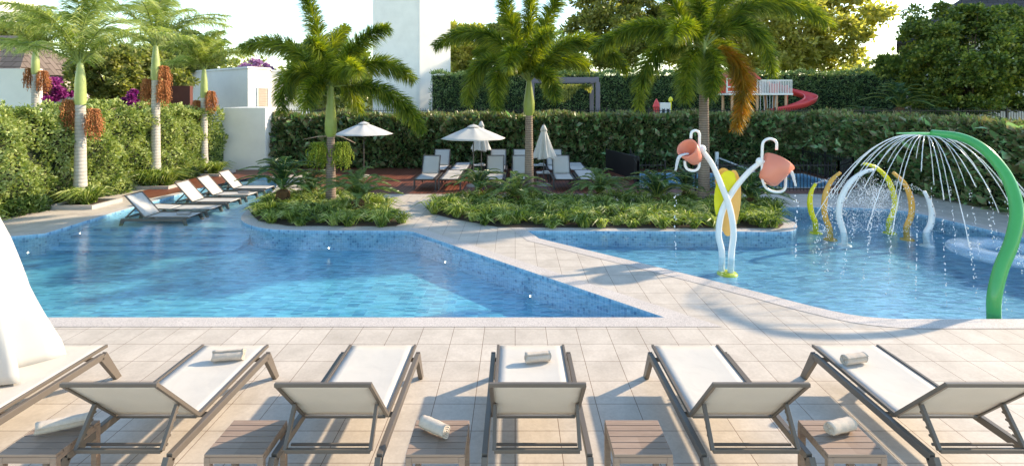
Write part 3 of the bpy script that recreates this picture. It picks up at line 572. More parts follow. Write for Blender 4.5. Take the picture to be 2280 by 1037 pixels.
tr_('feathery mid green tree behind the middle palm crown', 1225, 125, 42, 85, 75, M['mid'], nclump=80, per=130, L=.4, W=.12, seed=7)
tr_('spreading olive tree above the pergola', 1375, 55, 46, 118, 110, M['olive'], nclump=150, per=140, L=.42, W=.22, seed=8, spread=.15)
tr_('golden tree behind the crown of the thick trunked palm', 1560, 55, 44, 110, 105, M['gold'], nclump=120, per=130, L=.42, W=.22, seed=9, spread=.15)
tr_('largest golden tree behind the playground slide', 1765, 45, 42, 158, 122, M['gold'], nclump=230, per=140, L=.42, W=.22, seed=10, spread=.12, trunk=.4)
tr_('bushy tree poking up behind the right end of the far hedge', 1965, 205, 35, 48, 38, M['fhedge'], nclump=40, per=130, L=.22, W=.09, seed=11)
tr_('green tree just left of the white tower', 735, 150, 44, 85, 62, M['mid'], nclump=70, per=130, L=.4, W=.2, seed=12)
tr_('small olive tree left of the white tower', 672, 122, 48, 34, 32, M['olive'], nclump=30, per=120, L=.4, W=.2, seed=13)
tr_('dark leafy tree behind the bright hedge, between the two nearer palms', 245, 170, 25, 90, 62, M['olive'], nclump=90, per=130, L=.22, W=.13, seed=14, z0=1.2)
tr_('dark leafy tree behind the bright hedge, right of the tallest palm', 345, 168, 27, 66, 58, M['olive'], nclump=80, per=130, L=.22, W=.13, seed=15, z0=1.2)
tr_('tall olive tree behind the crowns of the left palms', 400, 120, 34, 90, 50, M['olive'], nclump=80, per=130, L=.3, W=.15, seed=16, z0=1.2)
tr_('bright tree far left behind the roof', 30, 105, 34, 70, 55, M['gold'], nclump=60, per=120, L=.3, W=.15, seed=17, z0=1.2)
tr_('purple bougainvillea behind the bright hedge by the white wall', 108, 205, 22.5, 45, 32, M['purple'], name='bougainvillea', nclump=40, per=160, L=.12, W=.1, seed=18, cat='bougainvillea', z0=1.2, trunk=.08)
tr_('small purple bougainvillea half hidden under the dark trees', 292, 222, 23.5, 26, 16, M['purple'], name='bougainvillea', nclump=16, per=130, L=.12, W=.1, seed=19, cat='bougainvillea', z0=1.2, trunk=.06)
tr_('pink blossoming tree peeking over the low white building', 572, 156, 42, 36, 18, M['pinkf'], name='blossom_tree', nclump=26, per=120, L=.22, W=.16, seed=20)
# far wood filling the skyline
n = 26000; xs = rng.uniform(-75, 80, n); ys = rng.uniform(62, 75, n); top = 6.0+1.5*np.sin(xs*.31)+1.0*np.sin(xs*.83+1)+.6*np.sin(xs*1.9)
q = np.c_[xs, ys, 1.2+rng.random(n)**.7*(top-1.2)]
tag(leaf_obj('far_wood', [leaf_arrays(q, unit(rng.normal(size=(n, 3))+np.array([0, -.4, .4])), .8, .5)], M['olive']), 'distant belt of trees along the skyline', 'woodland', None, 'stuff')
# ------------------------------------------------------------------ buildings
def prism(mb, poly, z0, z1):
    p = ccw(poly); n = len(p); mb.add([(x, y, z0) for x, y in p]+[(x, y, z1) for x, y in p], [(i, (i+1) % n, n+(i+1) % n, n+i) for i in range(n)]+[tuple(range(n, 2*n))]); return mb
# white tower: corner towards us, rounded edge
def px2(px, Y): return ((px-CX)*Y/F, Y)
th = thing('white_tower', 'tall blank white tower behind the dark hedge', 'building')
A, B, C_ = Vector(px2(830, 37.5)), Vector(px2(930, 36)), Vector(px2(1003, 37.8))
cor = [tuple(A)]+[tuple(q[:2]) for q in crv([(*(A.lerp(B, .82)), 0), (*(B+Vector((-.02, .08))), 0), (*(B.lerp(C_, .16)), 0)], 10)]+[tuple(C_), (C_.x*1.12, C_.y*1.12), (A.x*1.10+.3, A.y*1.10)]
prism(MB(), cor, 1.2, 26).build('wall', M['plaster'], th, True).modifiers.new('e', 'EDGE_SPLIT').split_angle = R(35)
mb = MB(); prism(mb, offset(cor, .12), 26, 26.4); mb.build('parapet', M['plaster'], th)
th = thing('white_building', 'low white flat roofed building with two louvred windows', 'building')
bb = [px2(425, 34), px2(552, 29), px2(600, 30.5), px2(604, 32.5), px2(690, 33.5), px2(690, 40), px2(425, 44)]
Zt = lambda py, Y: H-(py-HY)*Y/F
zt = Zt(153, 29); prism(MB(), bb, 1.0, zt).build('wall', M['plaster'], th)
prism(MB(), offset(bb, .05), zt+.003, zt+.12).build('parapet', M['plaster'], th)
def louvre(px0, px1, py0, py1, Ya, Yb, mat):
    a = Vector((*px2(px0, Ya), 0)); b = Vector((*px2(px1, Yb), 0)); z1 = Zt(py0, Ya); z0 = Zt(py1, Ya); d = (b-a).normalized(); n_ = Vector((d.y, -d.x, 0))*.04; fr = MB()
    for p, q in ((a, b), (a, b)): pass
    for z in (z0, z1): fr.bar(Vector((a.x, a.y, z))+n_, Vector((b.x, b.y, z))+n_, .06)
    for p in (a, b): fr.bar(Vector((p.x, p.y, z0))+n_, Vector((p.x, p.y, z1))+n_, .06)
    o = fr.build('window', M['white'], th); sl_ = MB(); k = int((z1-z0)/.09)
    for i in range(k): z = z0+(i+.5)*(z1-z0)/k; sl_.bar(Vector((a.x, a.y, z))+n_*.6, Vector((b.x, b.y, z))+n_*.6, .03, .075)
    sl_.build('louvre', mat, o)
louvre(572, 596, 196, 240, 29.6, 30.3, M['louver']); louvre(614, 634, 197, 237, 32.5, 32.7, M['louverg'])
th = thing('garden_wall', 'plain white wall block between the two hedges', 'wall')
MB().box((-11.28, 22.55, 1.295), (1.75, 1.7, 2.59)).build('wall_block', M['plaster'], th, bevel=.01)
th = thing('low_house', 'low white house with a brown tiled roof at the left edge', 'house')
MB().box((-25.2, 26, 2.0), (4.8, 4, 4.4)).build('wall', M['plasterw'], th)
MB().add([(-28.0, 23.6, 4.1), (-22.5, 23.6, 4.1), (-22.5, 28.4, 4.1), (-28.0, 28.4, 4.1), (-28.0, 26, 6.1), (-24.2, 26, 6.1)], [(0, 1, 5, 4), (1, 2, 5), (2, 3, 4, 5), (3, 0, 4), (3, 2, 1, 0)]).build('roof', M['roofb'], th)
th = thing('garden_wall', 'white boundary wall at the left edge behind the bright hedge', 'wall')
MB().box((-21.4, 21.6, 2.15), (3.4, .25, 4.1)).build('wall_panel', M['plaster'], th, bevel=.01)
th = thing('garden_wall', 'dark red rendered wall glimpsed behind the bright hedge', 'wall')
MB().box((-16.9, 26.4, 2.1), (1.0, .25, 3.0)).build('wall_panel', M['brick'], th, bevel=.01)
th = thing('white_tower', 'sliver of a white high-rise in the top left corner', 'building')
MB().box((-54, 50, 14), (9.6, 8, 30)).build('wall', M['plaster'], th); MB().box((-54, 50, 29.2), (10, 8.4, .4)).build('parapet', M['plaster'], th)
th = thing('slate_house', 'white house with a dark slate hip roof behind the round tree', 'house')
hr = Matrix.Rotation(R(-36), 3, 'Z'); h0 = Vector((24.9, 34.0, 0)); th.location = h0; th.rotation_euler = (0, 0, R(-36))
MB().box((4.9, 4.4, 3.4), (8.4, 7.4, 6.4)).build('wall', M['plaster'], th)
e = [(0, 0, 6.75), (9.8, 0, 6.75), (9.8, 8.8, 6.75), (0, 8.8, 6.75), (4.2, 4.4, 10.2), (5.6, 4.4, 10.2)]
MB().add(e, [(0, 1, 5, 4), (1, 2, 5), (2, 3, 4, 5), (3, 0, 4)]).build('roof', M['roof'], th)
MB().add([(x, y, 6.52) for x, y, z in e[:4]]+[(x, y, 6.74) for x, y, z in e[:4]], [(0, 1, 5, 4), (1, 2, 6, 5), (2, 3, 7, 6), (3, 0, 4, 7), (3, 2, 1, 0)]).build('eave', M['roof'], th)
th = thing('white_screen', 'pale boundary wall behind the round tree and railing', 'wall')
MB().box((28.5, 29.3, 2.3), (13, .2, 2.0)).build('wall_panel', M['plasterw'], th)
# unseen block added right of the frame to shade the far deck
th = thing('shade_block', 'tall white block added beyond the right edge to shade the deck', 'building')
MB().box((44, 33.2, 10.1), (14, 11.4, 20.4)).build('wall', M['plaster'], th); MB().box((44, 33.2, 20.5), (14.4, 11.8, .4)).build('parapet', M['plaster'], th)
for k in range(5):
    for j in range(4):
        o = MB().box((36.97, 29.2+j*2.7, 2.2+k*3.1), (.06, 1.5, 1.4)).build('window', M['white'], th); MB().box((36.93, 29.2+j*2.7, 2.2+k*3.1), (.03, 1.36, 1.26)).build('pane', M['glass'], o)
# ------------------------------------------------------------------ railings
def railing(name, label, pts, z0, hgt, pitch=.11, posts=2.0, mat=None, group=None):
    th = thing(name, label, 'railing', (0, 0, 0), 0, group); mat = mat or M['black']; rails = MB(); bars = MB()
    for a, b in zip(pts[:-1], pts[1:]):
        a = Vector((*a, 0)); b = Vector((*b, 0)); L = (b-a).length; d = (b-a)/L
        for z in (z0+.08, z0+hgt-.12): rails.bar((a.x, a.y, z), (b.x, b.y, z), .03)
        k = int(L/pitch)
        for i in range(k+1): p = a+d*(L*i/k); bars.box((p.x, p.y, z0+hgt/2), (.016, .016, hgt-.02))
        k = max(1, round(L/posts))
        for i in range(k+1): p = a+d*(L*i/k); MB().box((p.x, p.y, z0+hgt/2+.015), (.05, .05, hgt+.03)).build('post', mat, th)
    rails.build('rail', mat, th); bars.build('bars', mat, th)
railing('metal_railing', 'black metal railing on the raised lawn above the dark hedge', [(-11.5, 24.5), (14.2, 24.5), (24.5, 23.6)], TZ, 1.12)
railing('pool_railing', 'black railing left of the gap in front of the small pool', [(4.62, 20.9), (3.95, 16.75), (4.82, 16.75)], 0, .95)
railing('pool_railing', 'long black railing right of the gap in front of the small pool', [(5.8, 16.75), (10.4, 16.75), (11.6, 17.9), (11.75, 21.3)], 0, .95)
# black screen panel
th = thing('screen_panel', 'solid black screen panel at the end of the loungers', 'screen')
a, b = G(1351, 383), G(1421, 407)
mb = MB(); mb.bar((a.x, a.y, .50), (b.x, b.y, .50), .06, .84); mb.build('panel', M['black'], th, bevel=.005)
for q in (a, b): MB().box((q.x, q.y, .47), (.08, .08, .94)).build('post', M['black'], th)
# net over the small pool
th = thing('pool_net', 'white taped net with one white post across the small pool', 'net')
a = Vector(P(1596, 380, 21.1)); b = Vector((7.9, 17.2, 0)); a.z = 0
MB().box((a.x, a.y, .42), (.12, .12, .78)).build('post', M['white'], th, bevel=.01); MB().box((b.x, b.y, .30), (.05, .05, .60)).build('post', M['white'], th, bevel=.01)
MB().bar((a.x+.1, a.y-.05, .56), (b.x, b.y, .56), .03, .05).build('tape', M['white'], th); MB().bar((a.x+.1, a.y-.05, .06), (b.x, b.y, .06), .03, .04).build('tape', M['white'], th)
mb = MB(); d = b-a
for k in range(60): q = a.lerp(b, (k+.5)/60); mb.box((q.x, q.y, .31), (.006, .006, .46))
for k in range(6): z = .11+k*.08; mb.bar((a.x+.1, a.y-.05, z), (b.x, b.y, z), .006)
mb.build('mesh', M['black'], th)
# ------------------------------------------------------------------ loungers
def make_lounger(label, cat_group, h=.37, wd=.83, back=.735, ang=46, rail=(-.44, 1.08), slen=1.20, fm=None, sm=None, foot=.21, legh=True):
    fm = fm or M['frame']; sm = sm or M['sling']; th = thing('sun_lounger', label, 'sun lounger', (0, 0, 0), 0, cat_group)
    zr = h-.04; xr = wd/2-.025; xs = wd/2-.085
    for s_ in (-1, 1):
        MB().box((s_*xr, (rail[0]+rail[1])/2, zr), (.045, rail[1]-rail[0], .062)).build('side_rail', fm, th, bevel=.004)
        for (y0, y1) in ((rail[1]-.02, rail[1]+foot), (rail[0]+.02, rail[0]-foot)):
            mb = MB(); d = 1 if y1 > y0 else -1
            mb.add([(s_*xr+sx*.0225, yy, zz) for sx in (-1, 1) for yy, zz in ((y0-.02*d, zr-.028), (y0+.055*d, zr+.030), (y1+.03*d, 0), (y1-.04*d, 0))], [(0, 1, 2, 3), (7, 6, 5, 4), (0, 4, 5, 1), (1, 5, 6, 2), (2, 6, 7, 3), (3, 7, 4, 0)]); mb.build('leg', fm, th, bevel=.003)
    # seat
    ns = 8; v = []
    for j in range(13):
        for i in range(ns+1):
            x = -xs+2*xs*i/ns; v.append((x, slen*j/12, h+.012-.012*math.sin(PI*i/ns)*(.4+.6*math.sin(PI*j/12))))
    f = [(j*(ns+1)+i, j*(ns+1)+i+1, (j+1)*(ns+1)+i+1, (j+1)*(ns+1)+i) for j in range(12) for i in range(ns)]
    MB().add(v, f).build('seat', sm, th, True, solid=.006)
    for s_ in (-1, 1): MB().box((s_*(xs+.012), slen/2, h+.012), (.026, slen, .03)).build('seat_frame', fm, th, bevel=.003)
    for yy in (rail[1]-.06, .1): MB().box((0, yy, zr-.005), (2*xr-.046, .03, .03)).build('crossbar', fm, th)
    # backrest
    a_ = R(ang); dy, dz = -math.cos(a_), math.sin(a_); v = []
    for j in range(9):
        t = .02+.98*j/8
        for i in range(ns+1):
            x = -xs+2*xs*i/ns; sag = .012*math.sin(PI*i/ns)*math.sin(PI*j/8); v.append((x, dy*back*t-sag*math.sin(a_)*-1, h+.012+dz*back*t-sag*math.cos(a_)))
    f = [(j*(ns+1)+i, (j+1)*(ns+1)+i, (j+1)*(ns+1)+i+1, j*(ns+1)+i+1) for j in range(8) for i in range(ns)]
    MB().add(v, f).build('backrest', sm, th, True, solid=.006)
    mb = MB(); top = Vector((0, dy*back, h+.012+dz*back))
    for s_ in (-1, 1): mb.bar((s_*(xs+.012), 0, h+.012), (s_*(xs+.012), top.y, top.z), .028, .028)
    mb.bar((-xs-.024, top.y, top.z), (xs+.024, top.y, top.z), .028, .028); mb.bar((-xs, -.004, h), (xs, -.004, h), .02, .02); mb.build('backrest_frame', fm, th, bevel=.003)
    if ang > 10:
        q = .47; pt = Vector((0, dy*back*q, h+.012+dz*back*q)); pb = Vector((0, rail[0]+.02, zr+.04)); mb = MB()
        for s_ in (-1, 1): mb.bar((s_*(xs-.01), pt.y, pt.z-.02), (s_*(xs-.01), pb.y, pb.z), .028, .035)
        mb.bar((-xs+.01, pb.y, pb.z), (xs-.01, pb.y, pb.z), .03, .03); mb.bar((-xs+.02, pb.y+.085, zr+.03), (xs-.02, pb.y+.085, zr+.03), .018, .018)
        su = mb.build('support_frame', fm, th, bevel=.003)
        if cat_group.endswith('near paving'):
            for s_ in (-1, 1):
                for k in range(4): r_ = pt.lerp(pb, .30+.16*k); MB().box((s_*(xs-.01), r_.y+.034, r_.z), (.018, .042, .014)).build('notch', fm, su)
    return th
GL1 = 'sun loungers in a row on the near paving'
protoA = make_lounger('x', GL1)
near = [(-4.66, 4.31, 'sun lounger half hidden by the furled white parasol at the left edge'), (-2.96, 4.31, 'sun lounger with a rolled towel on it, right of the furled parasol'), (-1.40, 4.31, 'sun lounger without towel, between the two wooden tables left of centre'),
        (.164, 4.31, 'sun lounger seen straight from behind in the middle of the row, towel on its seat'), (1.795, 4.31, 'sun lounger without towel, second from the right in the near row'), (3.49, 4.31, 'rightmost near sun lounger, towel on its seat')]
for i, (x, y, lb) in enumerate(near):
    o = protoA if i == 0 else copy_tree(protoA); o.location = (x, y, 0); o['label'] = lb
GL2 = 'sun loungers on the shallow pool ledge'
protoB = make_lounger('x', GL2, .19, .72, .72, 48, (-.50, 1.0), 1.07, M['frame'], M['slingg'], .06)
protoBf = make_lounger('x', GL2, .19, .72, .72, 3, (-.50, 1.0), 1.07, M['frame'], M['slingg'], .06)
led = [(13.15, 0, 'raised pool lounger nearest the camera, with a grey towel'), (14.05, 1, 'flat pool lounger, the only one with its back lowered'), (15.05, 0, 'raised pool lounger just behind the flat one, no towel'), (16.05, 0, 'third raised pool lounger from the camera, with a grey towel'), (17.2, 0, 'farthest raised pool lounger, before the white wall block')]
first = {0: True, 1: True}
for y, fl, lb in led:
    pr_ = protoBf if fl else protoB; o = pr_ if first[fl] else copy_tree(pr_); first[fl] = False
    o.location = (-9.15, y, -.15); o.rotation_euler = (0, 0, -PI/2); o['label'] = lb
GL3 = 'sun loungers on the timber deck'
protoC = make_lounger('x', GL3, .36, .74, .70, 57, (-.42, 1.05), 1.18, M['dframe'], M['slingg'], .03)
protoCf = make_lounger('x', GL3, .36, .74, .70, 2, (-.42, 1.05), 1.18, M['dframe'], M['slingg'], .03)
dk = [(-2.93, 18, 0, 'leftmost raised deck lounger in the front row'), (-2.13, 18, 1, 'flat deck lounger in the front row, left of the open parasol pole'), (-.69, 18, 0, 'raised deck lounger in the front row just right of the open parasol'), (.2, 18, 0, 'raised deck lounger in the front row behind the middle palm trunk'),
      (1.6, 18, 0, 'raised deck lounger in the front row right of the furled parasol'), (2.4, 18, 1, 'flat deck lounger in the front row at its right end'), (-2.86, 20.2, 0, 'leftmost raised deck lounger in the back row'), (-2.06, 20.2, 1, 'flat deck lounger in the back row on the left'),
      (-.66, 20.2, 0, 'raised deck lounger in the back row right of the open parasol'), (.23, 20.2, 0, 'raised deck lounger in the back row behind the middle palm trunk'), (1.53, 20.2, 0, 'raised deck lounger in the back row half behind the furled parasol'), (2.33, 20.2, 1, 'flat deck lounger in the back row at its right end')]
first = {0: True, 1: True}
for x, y, fl, lb in dk:
    pr_ = protoCf if fl else protoC; o = pr_ if first[fl] else copy_tree(pr_); first[fl] = False
    o.location = (x, y, .012); o.rotation_euler = (0, 0, PI); o['label'] = lb
# ------------------------------------------------------------------ wooden side tables
def make_table():
    th = thing('side_table', 'x', 'side table', (0, 0, 0), 0, 'slatted wooden side tables between the near loungers'); mb = MB(); n = 6; D = .41; Wd = .43
    for k in range(n): mb.box((0, -D/2+(k+.5)*D/n, .41), (Wd-.004, D/n-.006, .022))
    mb.build('table_top', M['teak'], th, bevel=.003)
    mb = MB()
    for s_ in (-1, 1): mb.box((0, s_*(D/2-.012), .377), (Wd-.09, .02, .042)); mb.box((s_*(Wd/2-.014), 0, .377), (.02, D-.09, .042))
    mb.build('apron', M['teak'], th)
    for sx in (-1, 1):
        for sy in (-1, 1): MB().box((sx*(Wd/2-.022), sy*(D/2-.022), .199), (.044, .044, .397)).build('leg', M['teak'], th, bevel=.003)
    return th
tp = make_table()
tabs = [(-3.54, 'wooden side table with a pale towel at the left edge'), (-2.04, 'bare wooden side table left of the towelless near lounger'), (-.58, 'wooden side table with a rolled towel just left of the middle near lounger'), (.93, 'bare wooden side table just right of the middle near lounger'), (2.48, 'wooden side table with a rolled towel between the two rightmost near loungers')]
for i, (x, lb) in enumerate(tabs):
    o = tp if i == 0 else copy_tree(tp); o.location = (x, 3.975, 0); o['label'] = lb
# ------------------------------------------------------------------ towels
def towel_mesh(r=.055, L=.26, turns=3.2, name='rolled_towel', seed=0, mat=None):
    rs = random.Random(seed); mb = MB(); n = 70; m = 10; th_ = r/(turns+.4)*.82; vs = []
    for j in range(m+1):
        x = -L/2+L*j/m; sh = 1+.03*math.sin(j*1.7+seed)
        for i in range(n+1):
            a = 2*PI*turns*i/n+.6; rr = (.010+(r-.010)*(i/n))*sh*(1+.03*math.sin(a*2+j*.6)); ex = x+(.006*math.sin(a*3+seed) if j in (0, m) else 0)
            for q in (rr, rr-th_): vs.append((ex, q*math.cos(a), q*math.sin(a)*.93))
    st = 2*(n+1); f = []
    for j in range(m):
        for i in range(n):
            a = j*st+2*i; b = a+st; f += [(a, a+2, b+2, b), (a+1, b+1, b+3, a+3)]
        a = j*st+2*n; f.append((a, a+1, a+st+1, a+st))
    for j in (0, m):
        for i in range(n): a = j*st+2*i; f.append((a, a+1, a+3, a+2))
    mb.add(vs, f); o = mb.build(name, mat or M['towel'], None, True); return o
tws = [((-2.86, 5.20, .372+.061), 8, 'rolled beige towel on the lounger right of the furled parasol', .06, .285), ((.225, 5.165, .372+.061), 10, 'rolled beige towel on the seat of the middle near lounger', .055, .25), ((3.34, 5.13, .372+.061), 14, 'rolled beige towel on the rightmost near lounger', .055, .25),
       ((-3.50, 4.04, .421+.056), 24, 'pale towel roll on the left edge side table', .052, .33), ((-.62, 4.00, .421+.056), -32, 'rolled beige towel on the side table left of the middle near lounger', .056, .24), ((2.50, 4.01, .421+.056), 18, 'rolled beige towel on the side table between the two rightmost loungers', .056, .23)]
for i, (lc, rz, lb, r, L) in enumerate(tws):
    o = towel_mesh(r, L, 3.2, seed=i); o.location = lc; o.rotation_euler = (R(20*i), 0, R(rz)); tag(o, lb, 'towel', 'rolled towels')
for (x, y, lb) in [(-8.35, 13.13, 'grey towel on the pool lounger nearest the camera'), (-8.35, 16.03, 'grey towel on the third raised pool lounger')]:
    o = towel_mesh(.045, .34, 3, seed=9, mat=M['towelg']); o.location = (x, y, .055+.046); tag(o, lb, 'towel', 'rolled towels')
# deck coffee tables with towels, between the deck loungers
for (x, y, lb, tl) in [(-1.42, 18.35, 'low dark table beside the open parasol pole, front row', 'small white towel on the low table by the open parasol pole, front row'), (-1.40, 20.4, 'low dark table behind the open parasol, back row', 'small white towel on the low table behind the open parasol, back row'), (.98, 18.35, 'low dark table at the foot of the furled parasol, front row', 'small white towel on the low table by the furled parasol, front row'), (.95, 20.4, 'low dark table behind the furled parasol, back row', 'small white towel on the low table behind the furled parasol, back row')]:
    th = thing('low_table', lb, 'side table', (x, y, .012), 0, 'low dark tables on the timber deck'); MB().box((0, 0, .36), (.46, .42, .03)).build('table_top', M['slingg'], th, bevel=.004)
    for sx in (-1, 1):
        for sy in (-1, 1): MB().box((sx*.2, sy*.18, .172), (.03, .03, .343)).build('leg', M['dframe'], th)
    o = towel_mesh(.04, .22, 3, seed=3, mat=M['canvas']); o.location = (x+.08, y-.14, .39+.042); tag(o, tl, 'towel', 'rolled towels')
# ------------------------------------------------------------------ parasols
def open_parasol(x, y, label, Rr=1.08, zr=1.62, zt=2.06):
    th = thing('parasol', label, 'parasol', (x, y, .012), 0, 'white parasols on the timber deck'); n = 8; sub = 6; rings = 8; v = []; f = []
    for j in range(rings+1):
        t = j/rings
        for k in range(n*sub):
            a = 2*PI*k/(n*sub)+.2; u = (k % sub)/sub; sc_ = 1-.045*math.sin(PI*u)*t; r = Rr*t*sc_+.001
            z = zt-(zt-zr)*(t**1.12)-.03*math.sin(PI*t)*math.sin(PI*u); v.append((r*math.cos(a), r*math.sin(a), z-.012))
    K = n*sub
    for j in range(rings):
        for k in range(K): f.append((j*K+k, (j+1)*K+k, (j+1)*K+(k+1) % K, j*K+(k+1) % K))
    MB().add(v, f).build('canopy', M['canvas'], th, True, solid=.008)
    MB().lathe([(.001, zt+.03), (.1, zt+.005), (.22, zt-.055)], (0, 0, 0), 24).build('vent_cap', M['canvas'], th, True)
    mb = MB().lathe([(.018, 0), (.018, zt+.04), (.001, zt+.07)], (0, 0, 0), 12); mb.build('pole', M['dframe'], th, True); mb = MB()
    for k in range(8): a = 2*PI*k/8+.2; mb.bar((.02*math.cos(a), .02*math.sin(a), zt-.03), (Rr*.98*math.cos(a), Rr*.98*math.sin(a), zr-.02), .014)
    mb.build('ribs', M['dframe'], th); MB().lathe([(.001, .06), (.22, .05), (.25, .0)], (0, 0, 0), 20).build('base', M['conc'], th, True); return th
def furled(x, y, label, ztop=2.05, zh=.93, rh=.36, loc_z=.012, base=True, seed=1, folds=8, group='white parasols on the timber deck', cap=True, res=96, pw=1.05):
    th = thing('parasol', label, 'parasol', (x, y, loc_z), 0, group); Hh = ztop-zh; v = []; f = []; n = res; m = 26
    for j in range(m+1):
        t = j/m; z = ztop-.06-(Hh-.06)*t
        for k in range(n):
            a = 2*PI*k/n; w1 = (.16 if rh < .4 else .30)*(1-2*abs(math.sin((folds*a+seed+.5*math.sin(t*3))/2)))+.07*math.cos((folds+3)*a+t*2+seed*2); r = (.055+(rh-.055)*t**pw)*(1+w1*min(1, t*2.2)*1.25); hz = (.035*math.cos(folds*a*.5+seed)+.02*math.sin(3*a))*(t**6)
            v.append((r*math.cos(a), r*math.sin(a), z+hz))
    for j in range(m):
        for k in range(n): f.append((j*n+k, (j+1)*n+k, (j+1)*n+(k+1) % n, j*n+(k+1) % n))
    MB().add(v, f).build('canopy', M['canvas'], th, True, solid=.008)
    k_ = rh/.36
    if cap: MB().lathe([(.001, ztop+.02), (.05*k_, ztop-.01), (.085*k_, ztop-.10), (.12*k_, ztop-.19)], (0, 0, 0), 32, wob=lambda a, z: 1+.10*math.cos(8*a)*(ztop-z)*4).build('vent_cap', M['canvas'], th, True, solid=.006)
    MB().lathe([(.02, 0), (.02, ztop+.02), (.001, ztop+.06)], (0, 0, 0), 12).build('pole', M['dframe'], th, True)
    if base: MB().lathe([(.001, .06), (.22, .05), (.25, .0)], (0, 0, 0), 20).build('base', M['conc'], th, True)
    return th
open_parasol(-5.75, 19.8, 'open white parasol beside the left foxtail palm'); open_parasol(-1.42, 17.7, 'open white parasol over the deck loungers, in front of a furled one', 1.10)
furled(-1.30, 20.0, 'furled white parasol mostly hidden behind an open one', 2.08, .98, .34, seed=2); furled(.98, 17.85, 'furled white parasol just right of the middle palm trunk', seed=4)
furled(-5.22, 4.9, 'large furled white parasol cut by the left edge', 2.70, .38, .56, 0, True, 1.4, 8, 'large parasols on the near paving', pw=1.0)
# ------------------------------------------------------------------ bucket fountain
FY = 9.95; SX = FY/F
def fp(px, py, dy=0): return P(px, py, FY+dy)
th = thing('bucket_fountain', 'white splash fountain with two tipping coral buckets and a yellow and orange leaf', 'water fountain', (0, 0, 0))
MB().lathe([(.001, -.31), (.17, -.31), (.19, -.335), (.19, -.35)], (fp(1617, 600).x, FY-.05, 0), 28).build('base_plate', M['yellow'], th, True)
def pl(px, zz, dy=0): return Vector(((px-CX)*FY/F, FY+dy, zz))
MB().tube(crv([pl(1608, -.345, .03), fp(1607, 560), fp(1600, 520, .02), fp(1608, 470, .03), fp(1632, 425, .05), fp(1665, 385, .05), fp(1692, 362, 0)], 40), [.058]*20+[.058-.0006*i for i in range(21)], 20).build('pipe', M['white'], th, True)
MB().tube(crv([pl(1624, -.345, -.05), fp(1629, 560, -.05), fp(1633, 515, -.05), fp(1624, 460, -.06), fp(1605, 410, -.05), fp(1585, 365, -.02), fp(1563, 335, 0)], 40), [.058]*20+[.058-.0006*i for i in range(21)], 20).build('pipe', M['white'], th, True)
for px, py in ((1692, 360), (1563, 332)): MB().ball(fp(px, py), .078, 18, (1, 1, 1.05)).build('joint', M['white'], th, True)
MB().bar(fp(1692, 360), fp(1706, 362, -.05), .06).build('axle', M['white'], th, bevel=.01); MB().bar(fp(1563, 332), fp(1552, 333, -.05), .06).build('axle', M['white'], th, bevel=.01)
def leafplate(cx, cy, rx, ry, tilt, mat, dy):
    v = []; n = 40
    for k in range(n): a = 2*PI*k/n; x, y = rx*math.cos(a), ry*math.sin(a)*(1+.0*math.cos(a)); v.append((cx+x*math.cos(tilt)-y*math.sin(tilt), cy+x*math.sin(tilt)+y*math.cos(tilt)))
    f0 = [fp(a, b, dy) for a, b in v]; f1 = [fp(a, b, dy+.035) for a, b in v]; return MB().add(f0+f1, [tuple(range(n)), tuple(range(2*n-1, n-1, -1))]+[(k, n+k, n+(k+1) % n, (k+1) % n) for k in range(n)]).build('leaf_panel', mat, th)
leafplate(1627, 452, 22, 74, .10, M['dorange'], .16); leafplate(1611, 402, 19, 28, .0, M['dorange'], .22)
# yellow half covers the left half of the leaf
v = []; n = 30
for k in range(n+1): a = PI*.36+(PI*1.17-PI*.36)*k/n; v.append((1622+32*math.cos(a), 446-66*math.sin(a)))
v += [(1610, 468), (1616, 440), (1640, 405)]
f0 = [fp(a, b, .09) for a, b in v]; f1 = [fp(a, b, .12) for a, b in v]; n = len(v)
MB().add(f0+f1, [tuple(range(n))[::-1], tuple(range(n, 2*n))]+[(k, (k+1) % n, n+(k+1) % n, n+k) for k in range(n)]).build('leaf_panel', M['yellow'], th)
def hoop(pts, dy):
    MB().tube(crv([fp(a, b, dy) for a, b in pts], 60), .026, 14).build('bucket_hanger', M['white'], th, True)
hoop([(1729, 334), (1728, 316), (1714, 309), (1700, 316), (1697, 335), (1697, 380), (1699, 405), (1708, 420), (1725, 427), (1740, 426), (1748, 418), (1749, 395), (1749, 378)], -.04)
hoop([(1538, 309), (1540, 295), (1549, 291), (1557, 298), (1557, 320), (1557, 360), (1555, 374), (1546, 380), (1533, 378), (1526, 370), (1525, 358)], -.04)
def bucket(cx, cy, axis, r0, r1, L, yaw):
    """axis: unit vector of the open end in the picture plane, tipped by yaw towards us"""
    ax = Vector((axis[0], -yaw, axis[1])).normalized(); rot = ax.to_track_quat('Z', 'Y').to_matrix(); c = fp(cx, cy, -.06)
    prof = [(.001, -L/2), (r0*.8, -L/2), (r0, -L/2+.03), (r0+(r1-r0)*.5, 0), (r1, L/2), (r1-.015, L/2+.006), (r1-.03, L/2), (r0-.02, -L/2+.05), (.001, -L/2+.045)]
    return MB().lathe(prof, c, 36, rot).build('bucket', M['coral'], th, True), c, ax
bucket(1722, 382, (.56, .80), .175, .285, .47, -.18); bucket(1540, 343, (-.66, .62), .135, .20, .42, .62)
def pour(a, b, c, wd_):
    pts = crv([a, b, c], 18); mb = MB()
    for k in range(6):
        ph = k*1.05; mb.tube([p+Vector((math.cos(ph+i*.35)*wd_*(1-i/26), math.sin(ph+i*.3)*wd_*.7*(1-i/26), 0)) for i, p in enumerate(pts)], [.016*(1-.6*i/18)+.002*math.sin(i*2+k) for i in range(19)], 6)
    return mb.build('water_pour', M['jet'], th, True)
